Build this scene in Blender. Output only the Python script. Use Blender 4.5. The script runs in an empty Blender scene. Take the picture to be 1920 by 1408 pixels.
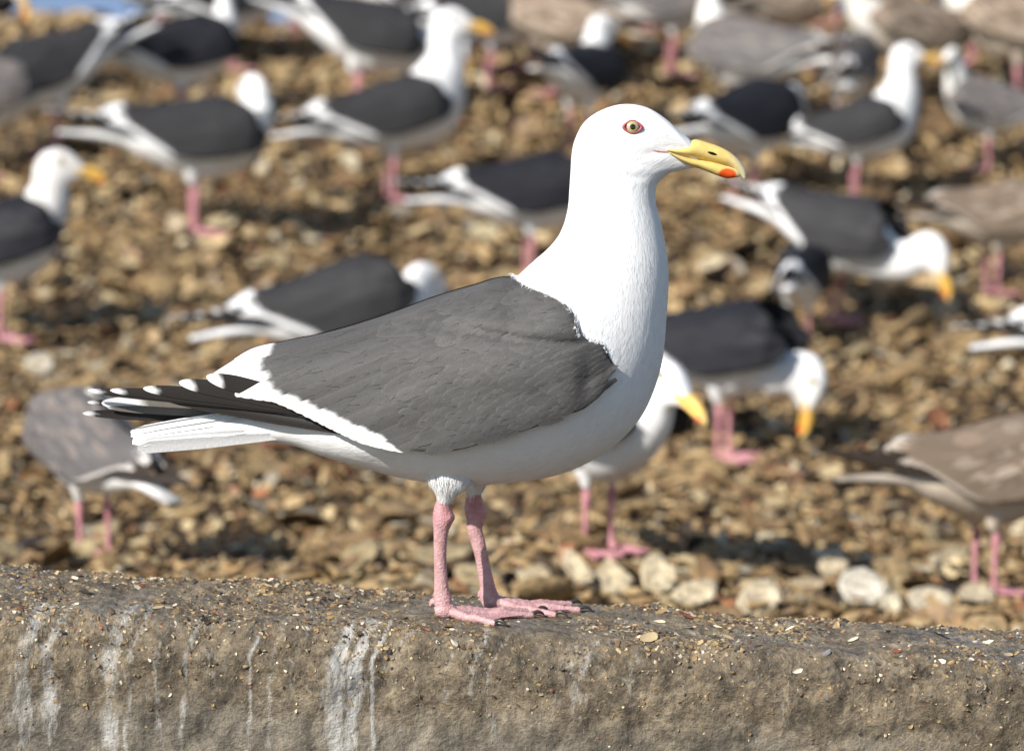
import bpy, math, random
import numpy as np
from mathutils import Vector, Matrix
from mathutils.bvhtree import BVHTree
from mathutils import noise as mnoise

random.seed(7)
RNG = np.random.default_rng(7)
R = math.radians
scene = bpy.context.scene

# ------------------------------------------------------------------ camera
S = 0.000464            # metres per photo pixel in the plane of the near gull
D0 = 2.8                # distance to the near gull
FPX = D0 / S
PITCH = R(7.0)
FWD = np.array([0, math.cos(PITCH), -math.sin(PITCH)])
UPV = np.array([0, math.sin(PITCH), math.cos(PITCH)])
RGT = np.array([1.0, 0, 0])
CAM = np.array([0, 0, 0.212]) - D0 * FWD
cd = bpy.data.cameras.new('camera')
cam = bpy.data.objects.new('camera', cd)
scene.collection.objects.link(cam)
cam.location = CAM
cam.rotation_euler = (math.pi / 2 - PITCH, 0, 0)
cd.sensor_width = 36.0
cd.lens = FPX / 1920 * 36.0
cd.clip_end = 5000
cd.dof.use_dof = True
cd.dof.focus_distance = D0 - 0.05
cd.dof.aperture_fstop = cd.lens / 21.0
scene.camera = cam

# ------------------------------------------------------------------ light
SUN_EL, SUN_AZ = R(35), R(43)      # azimuth measured from behind the camera towards the left
sdir = Vector((-math.sin(SUN_AZ) * math.cos(SUN_EL), -math.cos(SUN_AZ) * math.cos(SUN_EL), math.sin(SUN_EL)))
world = bpy.data.worlds.new('World')
scene.world = world
world.use_nodes = True
wn = world.node_tree
bg = wn.nodes['Background']
sky = wn.nodes.new('ShaderNodeTexSky')
sky.sky_type = 'NISHITA'
sky.sun_disc = False
sky.sun_elevation = SUN_EL
sky.sun_rotation = math.atan2(sdir.x, sdir.y)
sky.air_density = 1.0
sky.dust_density = 0.3
sky.ozone_density = 2.0
wn.links.new(sky.outputs[0], bg.inputs[0])
bg.inputs[1].default_value = 0.085
sl = bpy.data.lights.new('sun', 'SUN')
sl.energy = 4.5
sl.angle = R(0.53)
sl.color = (1.0, 0.955, 0.89)
sun = bpy.data.objects.new('sun', sl)
sun.rotation_euler = sdir.to_track_quat('Z', 'Y').to_euler()
scene.collection.objects.link(sun)
scene.view_settings.view_transform = 'Standard'
scene.view_settings.look = 'None'
scene.view_settings.exposure = 0.56
scene.view_settings.gamma = 1.0
scene.cycles.use_denoising = True
scene.cycles.max_bounces = 6

# ------------------------------------------------------------------ helpers
def ray(px, py):
    px = np.asarray(px, float); py = np.asarray(py, float)
    return FWD + ((px - 960) / FPX)[..., None] * RGT + ((704 - py) / FPX)[..., None] * UPV

def W0(px, py):
    """photo pixel -> world point in the vertical plane y = 0 of the near gull"""
    d = ray(px, py)
    t = -CAM[1] / d[..., 1]
    return CAM + d * t[..., None]

BASE = W0(880.0, 1150.0)           # where the near gull stands

def loc(P):
    """px-domain points (X = px, Y = depth px, Z = -py) -> metres relative to the bird's base"""
    P = np.asarray(P, float)
    w = W0(P[..., 0], -P[..., 2])
    out = w - BASE
    out[..., 1] = P[..., 1] * S
    return out

def proj(P):
    d = np.asarray(P, float) - CAM
    dep = d @ FWD
    return 960 + FPX * (d @ RGT) / dep, 704 - FPX * (d @ UPV) / dep, dep

def tag(o, label=None, cat=None, group=None, kind=None):
    if label: o['label'] = label
    if cat: o['category'] = cat
    if group: o['group'] = group
    if kind: o['kind'] = kind
    return o

def link(o, parent=None):
    scene.collection.objects.link(o)
    if parent is not None:
        o.parent = parent
    return o

def empty(name, at=(0, 0, 0), rz=0.0):
    o = bpy.data.objects.new(name, None)
    o.empty_display_size = 0.05
    o.location = at
    o.rotation_euler = (0, 0, rz)
    return link(o)

class MB:
    """collects vertices, faces, colours and uvs"""
    def __init__(s):
        s.V, s.F, s.C, s.U, s.n = [], [], [], [], 0
    def add(s, V, F, C=None, U=None):
        V = np.asarray(V, float).reshape(-1, 3)
        k = len(V)
        if C is None: C = np.ones((k, 3))
        C = np.asarray(C, float)
        if C.ndim == 1: C = np.tile(C, (k, 1))
        if U is None: U = np.zeros((k, 2))
        s.V.append(V); s.C.append(C.reshape(-1, 3)); s.U.append(np.asarray(U, float).reshape(-1, 2))
        F = np.asarray(F, int)
        s.F.append(F + s.n)
        s.n += k
    def mesh(s, name, mat, smooth=True):
        me = bpy.data.meshes.new(name)
        V = np.concatenate(s.V); C = np.concatenate(s.C); U = np.concatenate(s.U)
        sizes, idx = [], []
        for F in s.F:
            if len(F) == 0: continue
            sizes.append(np.full(len(F), F.shape[1])); idx.append(F.reshape(-1))
        sizes = np.concatenate(sizes); idx = np.concatenate(idx)
        me.vertices.add(len(V)); me.vertices.foreach_set('co', V.reshape(-1))
        me.loops.add(len(idx)); me.loops.foreach_set('vertex_index', idx.astype(np.int32))
        me.polygons.add(len(sizes))
        st = np.concatenate([[0], np.cumsum(sizes)[:-1]])
        me.polygons.foreach_set('loop_start', st.astype(np.int32))
        me.polygons.foreach_set('loop_total', sizes.astype(np.int32))
        me.update(calc_edges=True)
        me.polygons.foreach_set('use_smooth', np.full(len(sizes), smooth))
        a = me.color_attributes.new('Col', 'FLOAT_COLOR', 'POINT')
        a.data.foreach_set('color', np.c_[C, np.ones(len(C))].reshape(-1))
        uv = me.uv_layers.new(name='UVMap')
        uv.data.foreach_set('uv', U[idx].reshape(-1))
        me.materials.append(mat)
        me.update()
        return me
    def build(s, name, mat, parent=None, smooth=True):
        o = bpy.data.objects.new(name, s.mesh(name, mat, smooth))
        return link(o, parent)

def gridF(nu, nv, wrap=False):
    """faces of a nu x nv grid of vertices (index u*nv+v)"""
    u = np.arange(nu - 1)[:, None]
    v = np.arange(nv if wrap else nv - 1)[None, :]
    v2 = (v + 1) % nv
    a = u * nv + v; b = u * nv + v2; c = (u + 1) * nv + v2; d = (u + 1) * nv + v
    return np.stack([a, b, c, d], -1).reshape(-1, 4)

def herm(T, Y, t):
    """smooth interpolation of rows Y at parameters T"""
    T = np.asarray(T, float); Y = np.asarray(Y, float)
    if Y.ndim == 1: return herm(T, Y[:, None], t)[:, 0]
    m = np.gradient(Y, T, axis=0, edge_order=1)
    t = np.clip(np.asarray(t, float), T[0], T[-1])
    i = np.clip(np.searchsorted(T, t, side='right') - 1, 0, len(T) - 2)
    h = (T[i + 1] - T[i]); x = ((t - T[i]) / h)[:, None]; h = h[:, None]
    return ((2*x**3 - 3*x**2 + 1) * Y[i] + (x**3 - 2*x**2 + x) * h * m[i]
            + (-2*x**3 + 3*x**2) * Y[i + 1] + (x**3 - x**2) * h * m[i + 1])

# ------------------------------------------------------------------ materials
def newmat(name):
    m = bpy.data.materials.new(name)
    m.use_nodes = True
    nt = m.node_tree
    return m, nt, nt.nodes['Principled BSDF']

def N(nt, t, **kw):
    n = nt.nodes.new(t)
    for k, v in kw.items():
        if k.startswith('i_'):
            key = k[2:]
            n.inputs[int(key) if key.isdigit() else key].default_value = v
        else:
            setattr(n, k, v)
    return n

def bump(nt, bsdf, height, strength, dist):
    b = N(nt, 'ShaderNodeBump', i_Strength=strength, i_Distance=dist)
    nt.links.new(height, b.inputs['Height'])
    nt.links.new(b.outputs[0], bsdf.inputs['Normal'])

def mat_plumage(name, su, sv, amp, bstr, bdist, rough=0.6, trans=0.0):
    m, nt, b = newmat(name)
    L = nt.links.new
    at = N(nt, 'ShaderNodeAttribute', attribute_name='Col')
    uv = N(nt, 'ShaderNodeUVMap', uv_map='UVMap')
    mp = N(nt, 'ShaderNodeMapping'); mp.inputs['Scale'].default_value = (su, sv, 1)
    L(uv.outputs[0], mp.inputs[0])
    nz = N(nt, 'ShaderNodeTexNoise', i_Scale=1.0, i_Detail=3.0, i_Roughness=0.6, i_Distortion=0.3)
    L(mp.outputs[0], nz.inputs['Vector'])
    mr = N(nt, 'ShaderNodeMapRange'); mr.inputs[1].default_value = 0.25; mr.inputs[2].default_value = 0.75
    mr.inputs[3].default_value = 1 - amp; mr.inputs[4].default_value = 1 + amp
    L(nz.outputs[0], mr.inputs[0])
    mx = N(nt, 'ShaderNodeVectorMath', operation='SCALE')
    L(at.outputs['Color'], mx.inputs[0]); L(mr.outputs[0], mx.inputs['Scale'])
    L(mx.outputs[0], b.inputs['Base Color'])
    b.inputs['Roughness'].default_value = rough
    b.inputs['Specular IOR Level'].default_value = 0.12
    if trans:
        b.inputs['Subsurface Weight'].default_value = trans
        b.inputs['Subsurface Radius'].default_value = (0.006, 0.005, 0.004)
        b.inputs['Subsurface Scale'].default_value = 0.6
    if name == 'white_plumage':
        mp2 = N(nt, 'ShaderNodeMapping'); mp2.inputs['Scale'].default_value = (9, 34, 1); L(uv.outputs[0], mp2.inputs[0])
        nz2 = N(nt, 'ShaderNodeTexNoise', i_Scale=1.0, i_Detail=2.0, i_Distortion=0.6); L(mp2.outputs[0], nz2.inputs['Vector'])
        ad = N(nt, 'ShaderNodeMath', operation='MULTIPLY_ADD'); ad.inputs[1].default_value = 2.2
        L(nz2.outputs[0], ad.inputs[0]); L(nz.outputs[0], ad.inputs[2])
        bump(nt, b, ad.outputs[0], 0.16, 0.0022)
    else:
        bump(nt, b, nz.outputs[0], bstr, bdist)
    return m

M_white = mat_plumage('white_plumage', 14, 150, 0.02, 0.10, 0.0014, 0.65)
M_feather = mat_plumage('feather_vane', 3, 26, 0.10, 0.35, 0.0010, 0.52)
M_far = mat_plumage('soft_plumage', 40, 60, 0.04, 0.2, 0.001, 0.62)

def mat_skin(name, base, dark, scale, bstr, rough):
    m, nt, b = newmat(name)
    L = nt.links.new
    at = N(nt, 'ShaderNodeAttribute', attribute_name='Col')
    tc = N(nt, 'ShaderNodeTexCoord')
    nz = N(nt, 'ShaderNodeTexNoise', i_Scale=scale * 0.22, i_Detail=5.0)
    L(tc.outputs['Object'], nz.inputs['Vector'])
    cr = N(nt, 'ShaderNodeValToRGB')
    cr.color_ramp.elements[0].position = 0.34; cr.color_ramp.elements[0].color = (*dark, 1)
    cr.color_ramp.elements[1].position = 0.58; cr.color_ramp.elements[1].color = (*base, 1)
    L(nz.outputs[0], cr.inputs[0])
    mx = N(nt, 'ShaderNodeVectorMath', operation='MULTIPLY')
    L(cr.outputs[0], mx.inputs[0]); L(at.outputs['Color'], mx.inputs[1])
    L(mx.outputs[0], b.inputs['Base Color'])
    vo = N(nt, 'ShaderNodeTexVoronoi', i_Scale=scale)
    L(tc.outputs['Object'], vo.inputs['Vector'])
    b.inputs['Roughness'].default_value = rough
    bump(nt, b, vo.outputs['Distance'], bstr, 0.0012)
    return m

M_leg = mat_skin('pink_leg_skin', (0.54, 0.325, 0.325), (0.43, 0.235, 0.225), 560, 0.5, 0.5)
M_leg_far = mat_skin('pink_leg_skin_plain', (0.56, 0.26, 0.28), (0.45, 0.18, 0.20), 300, 0.2, 0.5)

def mat_plain(name, col, rough=0.4, spec=0.5, attr=False, coat=0.0, nscale=0, namp=0.0):
    m, nt, b = newmat(name)
    L = nt.links.new
    src = None
    if attr:
        src = N(nt, 'ShaderNodeAttribute', attribute_name='Col').outputs['Color']
    else:
        rgb = N(nt, 'ShaderNodeRGB'); rgb.outputs[0].default_value = (*col, 1); src = rgb.outputs[0]
    if nscale:
        tc = N(nt, 'ShaderNodeTexCoord')
        nz = N(nt, 'ShaderNodeTexNoise', i_Scale=nscale, i_Detail=4.0)
        L(tc.outputs['Object'], nz.inputs['Vector'])
        mr = N(nt, 'ShaderNodeMapRange'); mr.inputs[1].default_value = 0.3; mr.inputs[2].default_value = 0.7
        mr.inputs[3].default_value = 1 - namp; mr.inputs[4].default_value = 1 + namp
        L(nz.outputs[0], mr.inputs[0])
        mx = N(nt, 'ShaderNodeVectorMath', operation='SCALE')
        L(src, mx.inputs[0]); L(mr.outputs[0], mx.inputs['Scale']); src = mx.outputs[0]
        bump(nt, b, nz.outputs[0], 0.25, 0.0006)
    L(src, b.inputs['Base Color'])
    b.inputs['Roughness'].default_value = rough
    b.inputs['Specular IOR Level'].default_value = spec
    b.inputs['Coat Weight'].default_value = coat
    return m

M_bill = mat_plain('yellow_bill_horn', (1, 1, 1), 0.34, 0.45, attr=True, nscale=160, namp=0.10)
M_claw = mat_plain('dark_claw_horn', (0.045, 0.036, 0.032), 0.35, 0.5)
M_iris = mat_plain('iris', (1, 1, 1), 0.12, 0.6, attr=True, coat=1.0)
M_ring = mat_plain('eye_ring_skin', (0.40, 0.085, 0.11), 0.5, 0.4, nscale=900, namp=0.25)
M_gape = mat_plain('gape_skin', (0.62, 0.30, 0.30), 0.5, 0.4)
M_black = mat_plain('black_slit', (0.008, 0.007, 0.005), 0.6, 0.2)

# ================================================================== THE SETTING
def lerp(a, b, t): return a + (b - a) * t

def fbm(x, y, z, o=4, rough=0.5):
    v, a = 0.0, 1.0
    p = Vector((x, y, z))
    for i in range(o):
        v += a * mnoise.noise(p)
        p = p * 2.03; a *= rough
    return v

# profile of the heap of shells: photo row -> distance ratio, turned into height over distance
_rows = np.array([1330, 1240, 1180, 1110, 1040, 860, 600, 440, 375, 100, 66], float)
_rat = np.array([1.20, 1.36, 1.46, 1.57, 1.68, 1.92, 2.20, 2.38, 2.46, 2.80, 2.85])
_d = ray(np.full(len(_rows), 960.0), _rows)
_P = CAM + _d * (_rat * D0)[:, None]
HY = np.concatenate([[-0.3], _P[:, 1], [_P[-1, 1] + 0.55, _P[-1, 1] + 1.4, _P[-1, 1] + 4, 60]])
HZ = np.concatenate([[_P[0, 2] - 0.02], _P[:, 2], [_P[-1, 2] + 0.0, _P[-1, 2] - 0.3, -0.5, -0.6]])
def heap0(y): return np.interp(y, HY, HZ)
def heap(x, y):
    x = np.asarray(x, float); y = np.asarray(y, float)
    return (heap0(y) + 0.022 * np.sin(x * 2.3 + 1.1 * y + 0.6) + 0.016 * np.sin(x * 5.1 - 3.3 * y)
            + 0.010 * np.sin(9.7 * x + 7.9 * y + 1.7))

def on_heap(px, py):
    d = ray(px, py)
    lo, hi = 3.2, 13.0
    ts = np.linspace(lo, hi, 4000)
    P = CAM + d[None] * ts[:, None]
    below = P[:, 2] <= heap(P[:, 0], P[:, 1]) + 0.035
    i = int(np.argmax(below)) if below.any() else len(ts) - 1
    return P[i]

# ---- ground sheet and sea far behind
m, nt, b = newmat('dark_grit')
tc = N(nt, 'ShaderNodeTexCoord')
nz = N(nt, 'ShaderNodeTexNoise', i_Scale=45.0, i_Detail=7.0, i_Roughness=0.7)
nt.links.new(tc.outputs['Object'], nz.inputs['Vector'])
cr = N(nt, 'ShaderNodeValToRGB')
cr.color_ramp.elements[0].position = 0.3; cr.color_ramp.elements[0].color = (0.02, 0.013, 0.008, 1)
cr.color_ramp.elements[1].position = 0.7; cr.color_ramp.elements[1].color = (0.13, 0.08, 0.038, 1)
nt.links.new(nz.outputs[0], cr.inputs[0]); nt.links.new(cr.outputs[0], b.inputs['Base Color'])
b.inputs['Roughness'].default_value = 0.9
bump(nt, b, nz.outputs[0], 0.8, 0.02)
M_grit = m
xs = np.concatenate([np.linspace(-600, -6, 12), np.linspace(-5, 5, 180), np.linspace(6, 600, 12)])
ys = np.concatenate([np.linspace(-40, -0.5, 6), np.linspace(-0.2, 13, 230), np.array([14, 17, 22, 30, 45])])
X, Y = np.meshgrid(xs, ys, indexing='ij')
Z = heap(X, Y)
Z = Z + np.array([0.012 * fbm(a * 7, c * 7, 0.3, 3) for a, c in zip(X.ravel(), Y.ravel())]).reshape(X.shape) * (np.abs(X) < 5.5)
mb = MB(); mb.add(np.stack([X, Y, Z], -1), gridF(len(xs), len(ys)))
# faces were wound u,v: flip so that the sheet faces up
mb.F[0] = mb.F[0][:, ::-1]
ground = tag(mb.build('ground', M_grit), kind='structure')

m, nt, b = newmat('sea_water')
b.inputs['Base Color'].default_value = (0.19, 0.27, 0.42, 1)
b.inputs['Roughness'].default_value = 0.45
tc = N(nt, 'ShaderNodeTexCoord')
nz = N(nt, 'ShaderNodeTexNoise', i_Scale=0.8, i_Detail=4.0)
nt.links.new(tc.outputs['Object'], nz.inputs['Vector'])
bump(nt, b, nz.outputs[0], 0.6, 0.4)
mb = MB(); mb.add([[-3000, 40, -0.62], [3000, 40, -0.62], [3000, 4000, -0.62], [-3000, 4000, -0.62]], [[0, 1, 2, 3]])
tag(mb.build('sea', m, smooth=False), kind='structure')

# ---- the concrete wall the near gull stands on
LX = np.array([-0.9, -0.445, 0.0, 0.445, 0.9])
TILT = -0.060
def ledge_z(x): return BASE[2] + TILT * (x - BASE[0])
def y_front(x): return np.interp(x, [-0.9, -0.445, -0.03, 0.445, 0.9], [-0.120, -0.106, -0.083, -0.074, -0.072])
def y_back(x): return np.interp(x, [-0.9, -0.445, -0.03, 0.2, 0.445, 0.9], [0.112, 0.104, 0.092, 0.079, 0.063, 0.05])

def lump(x, y):
    """relief of the crusted top"""
    v = 0.0060 * fbm(x * 9, y * 11, 1.7, 3) + 0.0032 * fbm(x * 40, y * 44, 5.1, 3)
    v += 0.0016 * fbm(x * 150, y * 150, 2.2, 2)
    fx, fy = x - (BASE[0] + 0.035), y
    k = math.exp(-((fx / 0.10) ** 4 + ((fy - 0.0) / 0.11) ** 4))
    return v * (1 - 0.9 * k)

def ledge_top(x, y): return ledge_z(x) + lump(x, y)

def build_wall():
    xs = np.concatenate([np.linspace(-3.2, -0.72, 30), np.linspace(-0.7, 0.7, 640), np.linspace(0.72, 3.2, 30)])
    RAD = 0.030
    prof = []          # (kind, parameter)
    for t in np.linspace(0, 1, 12): prof.append(('b', t))
    for t in np.linspace(0, 1, 92)[1:]: prof.append(('t', t))
    for t in np.linspace(0, 1, 22)[1:]: prof.append(('r', t))
    for t in np.linspace(0, 1, 74)[1:]: prof.append(('f', t))
    V = np.zeros((len(xs), len(prof), 3)); C = np.zeros((len(xs), len(prof), 3)); G = np.zeros((len(xs), len(prof), 2))
    # streaks of guano on the face: x (m), width, strength, start row, end row
    stk = [(-0.415, .012, .9, 0, .10), (-0.392, .007, .8, 0.0, .12), (-0.342, .011, .9, 0, .12), (-0.327, .004, .7, 0, .14), (-0.300, .003, .6, .01, .10),
           (-0.280, .003, .7, .0, .13), (-0.223, .0026, 1.0, .01, .20), (-0.208, .0035, .6, 0, .11), (-0.255, .010, .35, .03, .05),
           (-0.185, .003, .5, 0, .05), (-0.150, .011, 1.2, .005, .11), (-0.137, .010, 1.3, .0, .12), (-0.119, .003, 1.1, .0, .10),
           (-0.100, .010, .6, .005, .03), (-0.060, .005, .7, .01, .06), (-0.036, .004, .5, .005, .05), (-0.017, .003, .7, .01, .09),
           (0.044, .012, .55, .005, .05), (0.058, .008, .45, .01, .06), (0.10, .006, .4, .01, .05), (0.235, .008, .3, .02, .05), (-0.52, .012, .8, 0, .1), (0.40, .010, .4, 0.0, .03),
           (0.55, .01, .5, 0, .08), (-0.62, .01, .6, 0, .1)]
    for i, x in enumerate(xs):
        zf, yf, yb = ledge_z(x), y_front(x), y_back(x)
        yb += 0.010 * fbm(x * 8, 3.3, 0, 3)
        yf += 0.008 * fbm(x * 6, 9.3, 0, 3)
        for j, (k, t) in enumerate(prof):
            g = 0.0
            if k == 'b':
                y = yb + 0.02 * (1 - t); z = zf - 0.42 * (1 - t) - 0.004 * t
                n = 0.5
                y += 0.006 * fbm(x * 14, z * 14, 2, 3)
            elif k == 't':
                y = lerp(yb, yf + RAD, t)
                edge = max(0.0, 1 - t * 14)
                z = zf + lump(x, y) - 0.006 * edge ** 2
                g = 0
            elif k == 'r':
                a = t * math.pi / 2
                y = yf + RAD - RAD * math.sin(a); z = zf - RAD + RAD * math.cos(a)
                q = 0.006 * fbm(x * 10, y * 10, z * 10, 3) + 0.0048 * fbm(x * 42, y * 42, z * 42, 3) + 0.0022 * fbm(x * 120, y * 120, z * 120, 2)
                l = lump(x, y)
                y -= q * math.sin(a); z += l * math.cos(a) ** 2 + q * math.sin(a) * 0.6
            else:
                z = zf - RAD - t * 0.30; y = yf - 0.006 * t
                q = 0.006 * fbm(x * 10, y * 10, z * 10, 3) + 0.0048 * fbm(x * 42, y * 42, z * 42, 3) + 0.0022 * fbm(x * 120, y * 120, z * 120, 2)
                crust = max(0.0, 1 - t / 0.16)
                y -= q * (0.6 + 0.5 * crust) + 0.003 * crust
                z += q * 0.6 * max(0, 1 - t * 8)
            dn = zf - z if k in 'rf' else 0
            if k in 'rf' or (k == 't' and t > 0.9):
                for (sx, sw, ss_, d0, d1) in stk:
                    if dn < d1 + 0.03:
                        ss = ss_ * (.55 + .9 * max(0, .5 + mnoise.noise((sx * 40 + 3, dn * 26, 9))))
                        wob = 0.006 * fbm(sx * 50, dn * 12, 1, 2)
                        w = sw * (0.75 + 0.5 * mnoise.noise((sx * 70, dn * 30, 4)))
                        e = abs(x - sx - wob - (0.03 - min(dn, .03)) * 0.5) / max(w, .001)
                        if e < 2.2:
                            fade = min(1, max(0, (dn - d0 + 0.012) / 0.012)) * min(1, max(0, (d1 + .03 - dn) / 0.04))
                            g = max(g, ss * fade * math.exp(-e * e))
            V[i, j] = (x, y, z)
            C[i, j] = (g, 1.0 if k == 't' else (1 - t if k == 'r' else 0.0), min(1, max(0, dn / 0.12)))
    mb = MB()
    mb.add(V, gridF(len(xs), len(prof))[:, ::-1], C.reshape(-1, 3))
    return mb, V

m, nt, b = newmat('crusted_concrete')
L = nt.links.new
tc = N(nt, 'ShaderNodeTexCoord')
at = N(nt, 'ShaderNodeAttribute', attribute_name='Col')
sep = N(nt, 'ShaderNodeSeparateColor'); L(at.outputs['Color'], sep.inputs[0])
n1 = N(nt, 'ShaderNodeTexNoise', i_Scale=14.0, i_Detail=8.0, i_Roughness=0.65); L(tc.outputs['Object'], n1.inputs['Vector'])
n2 = N(nt, 'ShaderNodeTexNoise', i_Scale=210.0, i_Detail=6.0, i_Roughness=0.7); L(tc.outputs['Object'], n2.inputs['Vector'])
n3 = N(nt, 'ShaderNodeTexNoise', i_Scale=55.0, i_Detail=6.0, i_Roughness=0.65); L(tc.outputs['Object'], n3.inputs['Vector'])
# crust colour
c1 = N(nt, 'ShaderNodeValToRGB')
els = c1.color_ramp.elements
els[0].position = 0.30; els[0].color = (0.042, 0.033, 0.023, 1)
els[1].position = 0.72; els[1].color = (0.44, 0.35, 0.225, 1)
e = els.new(0.45); e.color = (0.165, 0.127, 0.082, 1)
e = els.new(0.57); e.color = (0.28, 0.22, 0.142, 1)
mixn = N(nt, 'ShaderNodeMath', operation='MULTIPLY_ADD'); mixn.inputs[1].default_value = 0.55
L(n2.outputs[0], mixn.inputs[0])
sc = N(nt, 'ShaderNodeMath', operation='MULTIPLY'); sc.inputs[1].default_value = 0.47; L(n3.outputs[0], sc.inputs[0]); L(sc.outputs[0], mixn.inputs[2])
L(mixn.outputs[0], c1.inputs[0])
# grey film on the top
c2 = N(nt, 'ShaderNodeValToRGB')
c2.color_ramp.elements[0].position = 0.40; c2.color_ramp.elements[0].color = (0.06, 0.056, 0.052, 1)
c2.color_ramp.elements[1].position = 0.66; c2.color_ramp.elements[1].color = (0.32, 0.285, 0.235, 1)
L(mixn.outputs[0], c2.inputs[0])
f1 = N(nt, 'ShaderNodeMapRange'); f1.inputs[1].default_value = 0.49; f1.inputs[2].default_value = 0.66; L(n1.outputs[0], f1.inputs[0])
f2 = N(nt, 'ShaderNodeMath', operation='MULTIPLY'); L(f1.outputs[0], f2.inputs[0]); L(sep.outputs[1], f2.inputs[1])
mx1 = N(nt, 'ShaderNodeMix', data_type='RGBA'); L(f2.outputs[0], mx1.inputs[0]); L(c1.outputs[0], mx1.inputs[6]); L(c2.outputs[0], mx1.inputs[7])
# bare grey concrete low on the face
c3 = N(nt, 'ShaderNodeValToRGB')
c3.color_ramp.elements[0].position = 0.32; c3.color_ramp.elements[0].color = (0.13, 0.108, 0.078, 1)
c3.color_ramp.elements[1].position = 0.70; c3.color_ramp.elements[1].color = (0.36, 0.31, 0.235, 1)
L(mixn.outputs[0], c3.inputs[0])
bl = N(nt, 'ShaderNodeMath', operation='MULTIPLY_ADD'); bl.inputs[1].default_value = 0.9; L(n1.outputs[0], bl.inputs[0]); L(sep.outputs[2], bl.inputs[2])
bm = N(nt, 'ShaderNodeMapRange'); bm.inputs[1].default_value = 0.95; bm.inputs[2].default_value = 1.25; L(bl.outputs[0], bm.inputs[0])
mx2 = N(nt, 'ShaderNodeMix', data_type='RGBA'); L(bm.outputs[0], mx2.inputs[0]); L(mx1.outputs[2], mx2.inputs[6]); L(c3.outputs[0], mx2.inputs[7])
# guano
mp = N(nt, 'ShaderNodeMapping'); mp.inputs['Scale'].default_value = (240, 240, 60); L(tc.outputs['Object'], mp.inputs[0])
n4 = N(nt, 'ShaderNodeTexNoise', i_Scale=1.0, i_Detail=4.0, i_Roughness=0.65); L(mp.outputs[0], n4.inputs['Vector'])
gm = N(nt, 'ShaderNodeMath', operation='MULTIPLY_ADD'); gm.inputs[1].default_value = 1.0
L(sep.outputs[0], gm.inputs[0])
ng = N(nt, 'ShaderNodeMath', operation='SUBTRACT'); ng.inputs[1].default_value = 0.5; L(n4.outputs[0], ng.inputs[0])
ng2 = N(nt, 'ShaderNodeMath', operation='MULTIPLY'); ng2.inputs[1].default_value = 2.6; L(ng.outputs[0], ng2.inputs[0])
L(ng2.outputs[0], gm.inputs[2])
gr = N(nt, 'ShaderNodeMapRange'); gr.inputs[1].default_value = 0.30; gr.inputs[2].default_value = 1.25; gr.inputs[4].default_value = 0.80; L(gm.outputs[0], gr.inputs[0])
# splashes on the top
n5 = N(nt, 'ShaderNodeTexNoise', i_Scale=9.0, i_Detail=5.0, i_Roughness=0.6); L(tc.outputs['Object'], n5.inputs['Vector'])
s5 = N(nt, 'ShaderNodeMapRange'); s5.inputs[1].default_value = 0.645; s5.inputs[2].default_value = 0.70; s5.inputs[4].default_value = 0.55; L(n5.outputs[0], s5.inputs[0])
s6 = N(nt, 'ShaderNodeMath', operation='MULTIPLY'); L(s5.outputs[0], s6.inputs[0]); L(sep.outputs[1], s6.inputs[1])
gmx = N(nt, 'ShaderNodeMath', operation='MAXIMUM'); L(gr.outputs[0], gmx.inputs[0]); L(s6.outputs[0], gmx.inputs[1])
n6 = N(nt, 'ShaderNodeTexNoise', i_Scale=26.0, i_Detail=6.0, i_Roughness=0.7, i_Distortion=0.8); L(tc.outputs['Object'], n6.inputs['Vector'])
st6 = N(nt, 'ShaderNodeMapRange'); st6.inputs[1].default_value = 0.36; st6.inputs[2].default_value = 0.62; st6.inputs[3].default_value = 0.48; st6.inputs[4].default_value = 1.25; L(n6.outputs[0], st6.inputs[0])
sm6 = N(nt, 'ShaderNodeVectorMath', operation='SCALE'); L(mx2.outputs[2], sm6.inputs[0]); L(st6.outputs[0], sm6.inputs['Scale'])
mx3 = N(nt, 'ShaderNodeMix', data_type='RGBA'); L(gmx.outputs[0], mx3.inputs[0]); L(sm6.outputs[0], mx3.inputs[6]); mx3.inputs[7].default_value = (0.66, 0.64, 0.59, 1)
L(mx3.outputs[2], b.inputs['Base Color'])
b.inputs['Roughness'].default_value = 0.62
bump(nt, b, mixn.outputs[0], 1.0, 0.009)
M_wall = m
wmb, WV = build_wall()
wall = wmb.build('concrete_wall', M_wall)
tag(wall, 'low weathered concrete wall crusted with grit and white droppings', 'wall')
wall_bvh = BVHTree.FromPolygons([tuple(v) for v in wmb.V[0]], [tuple(f) for f in wmb.F[0]])
def wall_hit(x, y):
    h = wall_bvh.ray_cast(Vector((x, y, 0.5)), Vector((0, 0, -1)))
    return (h[0], h[1]) if h[0] is not None else (None, None)

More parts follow.
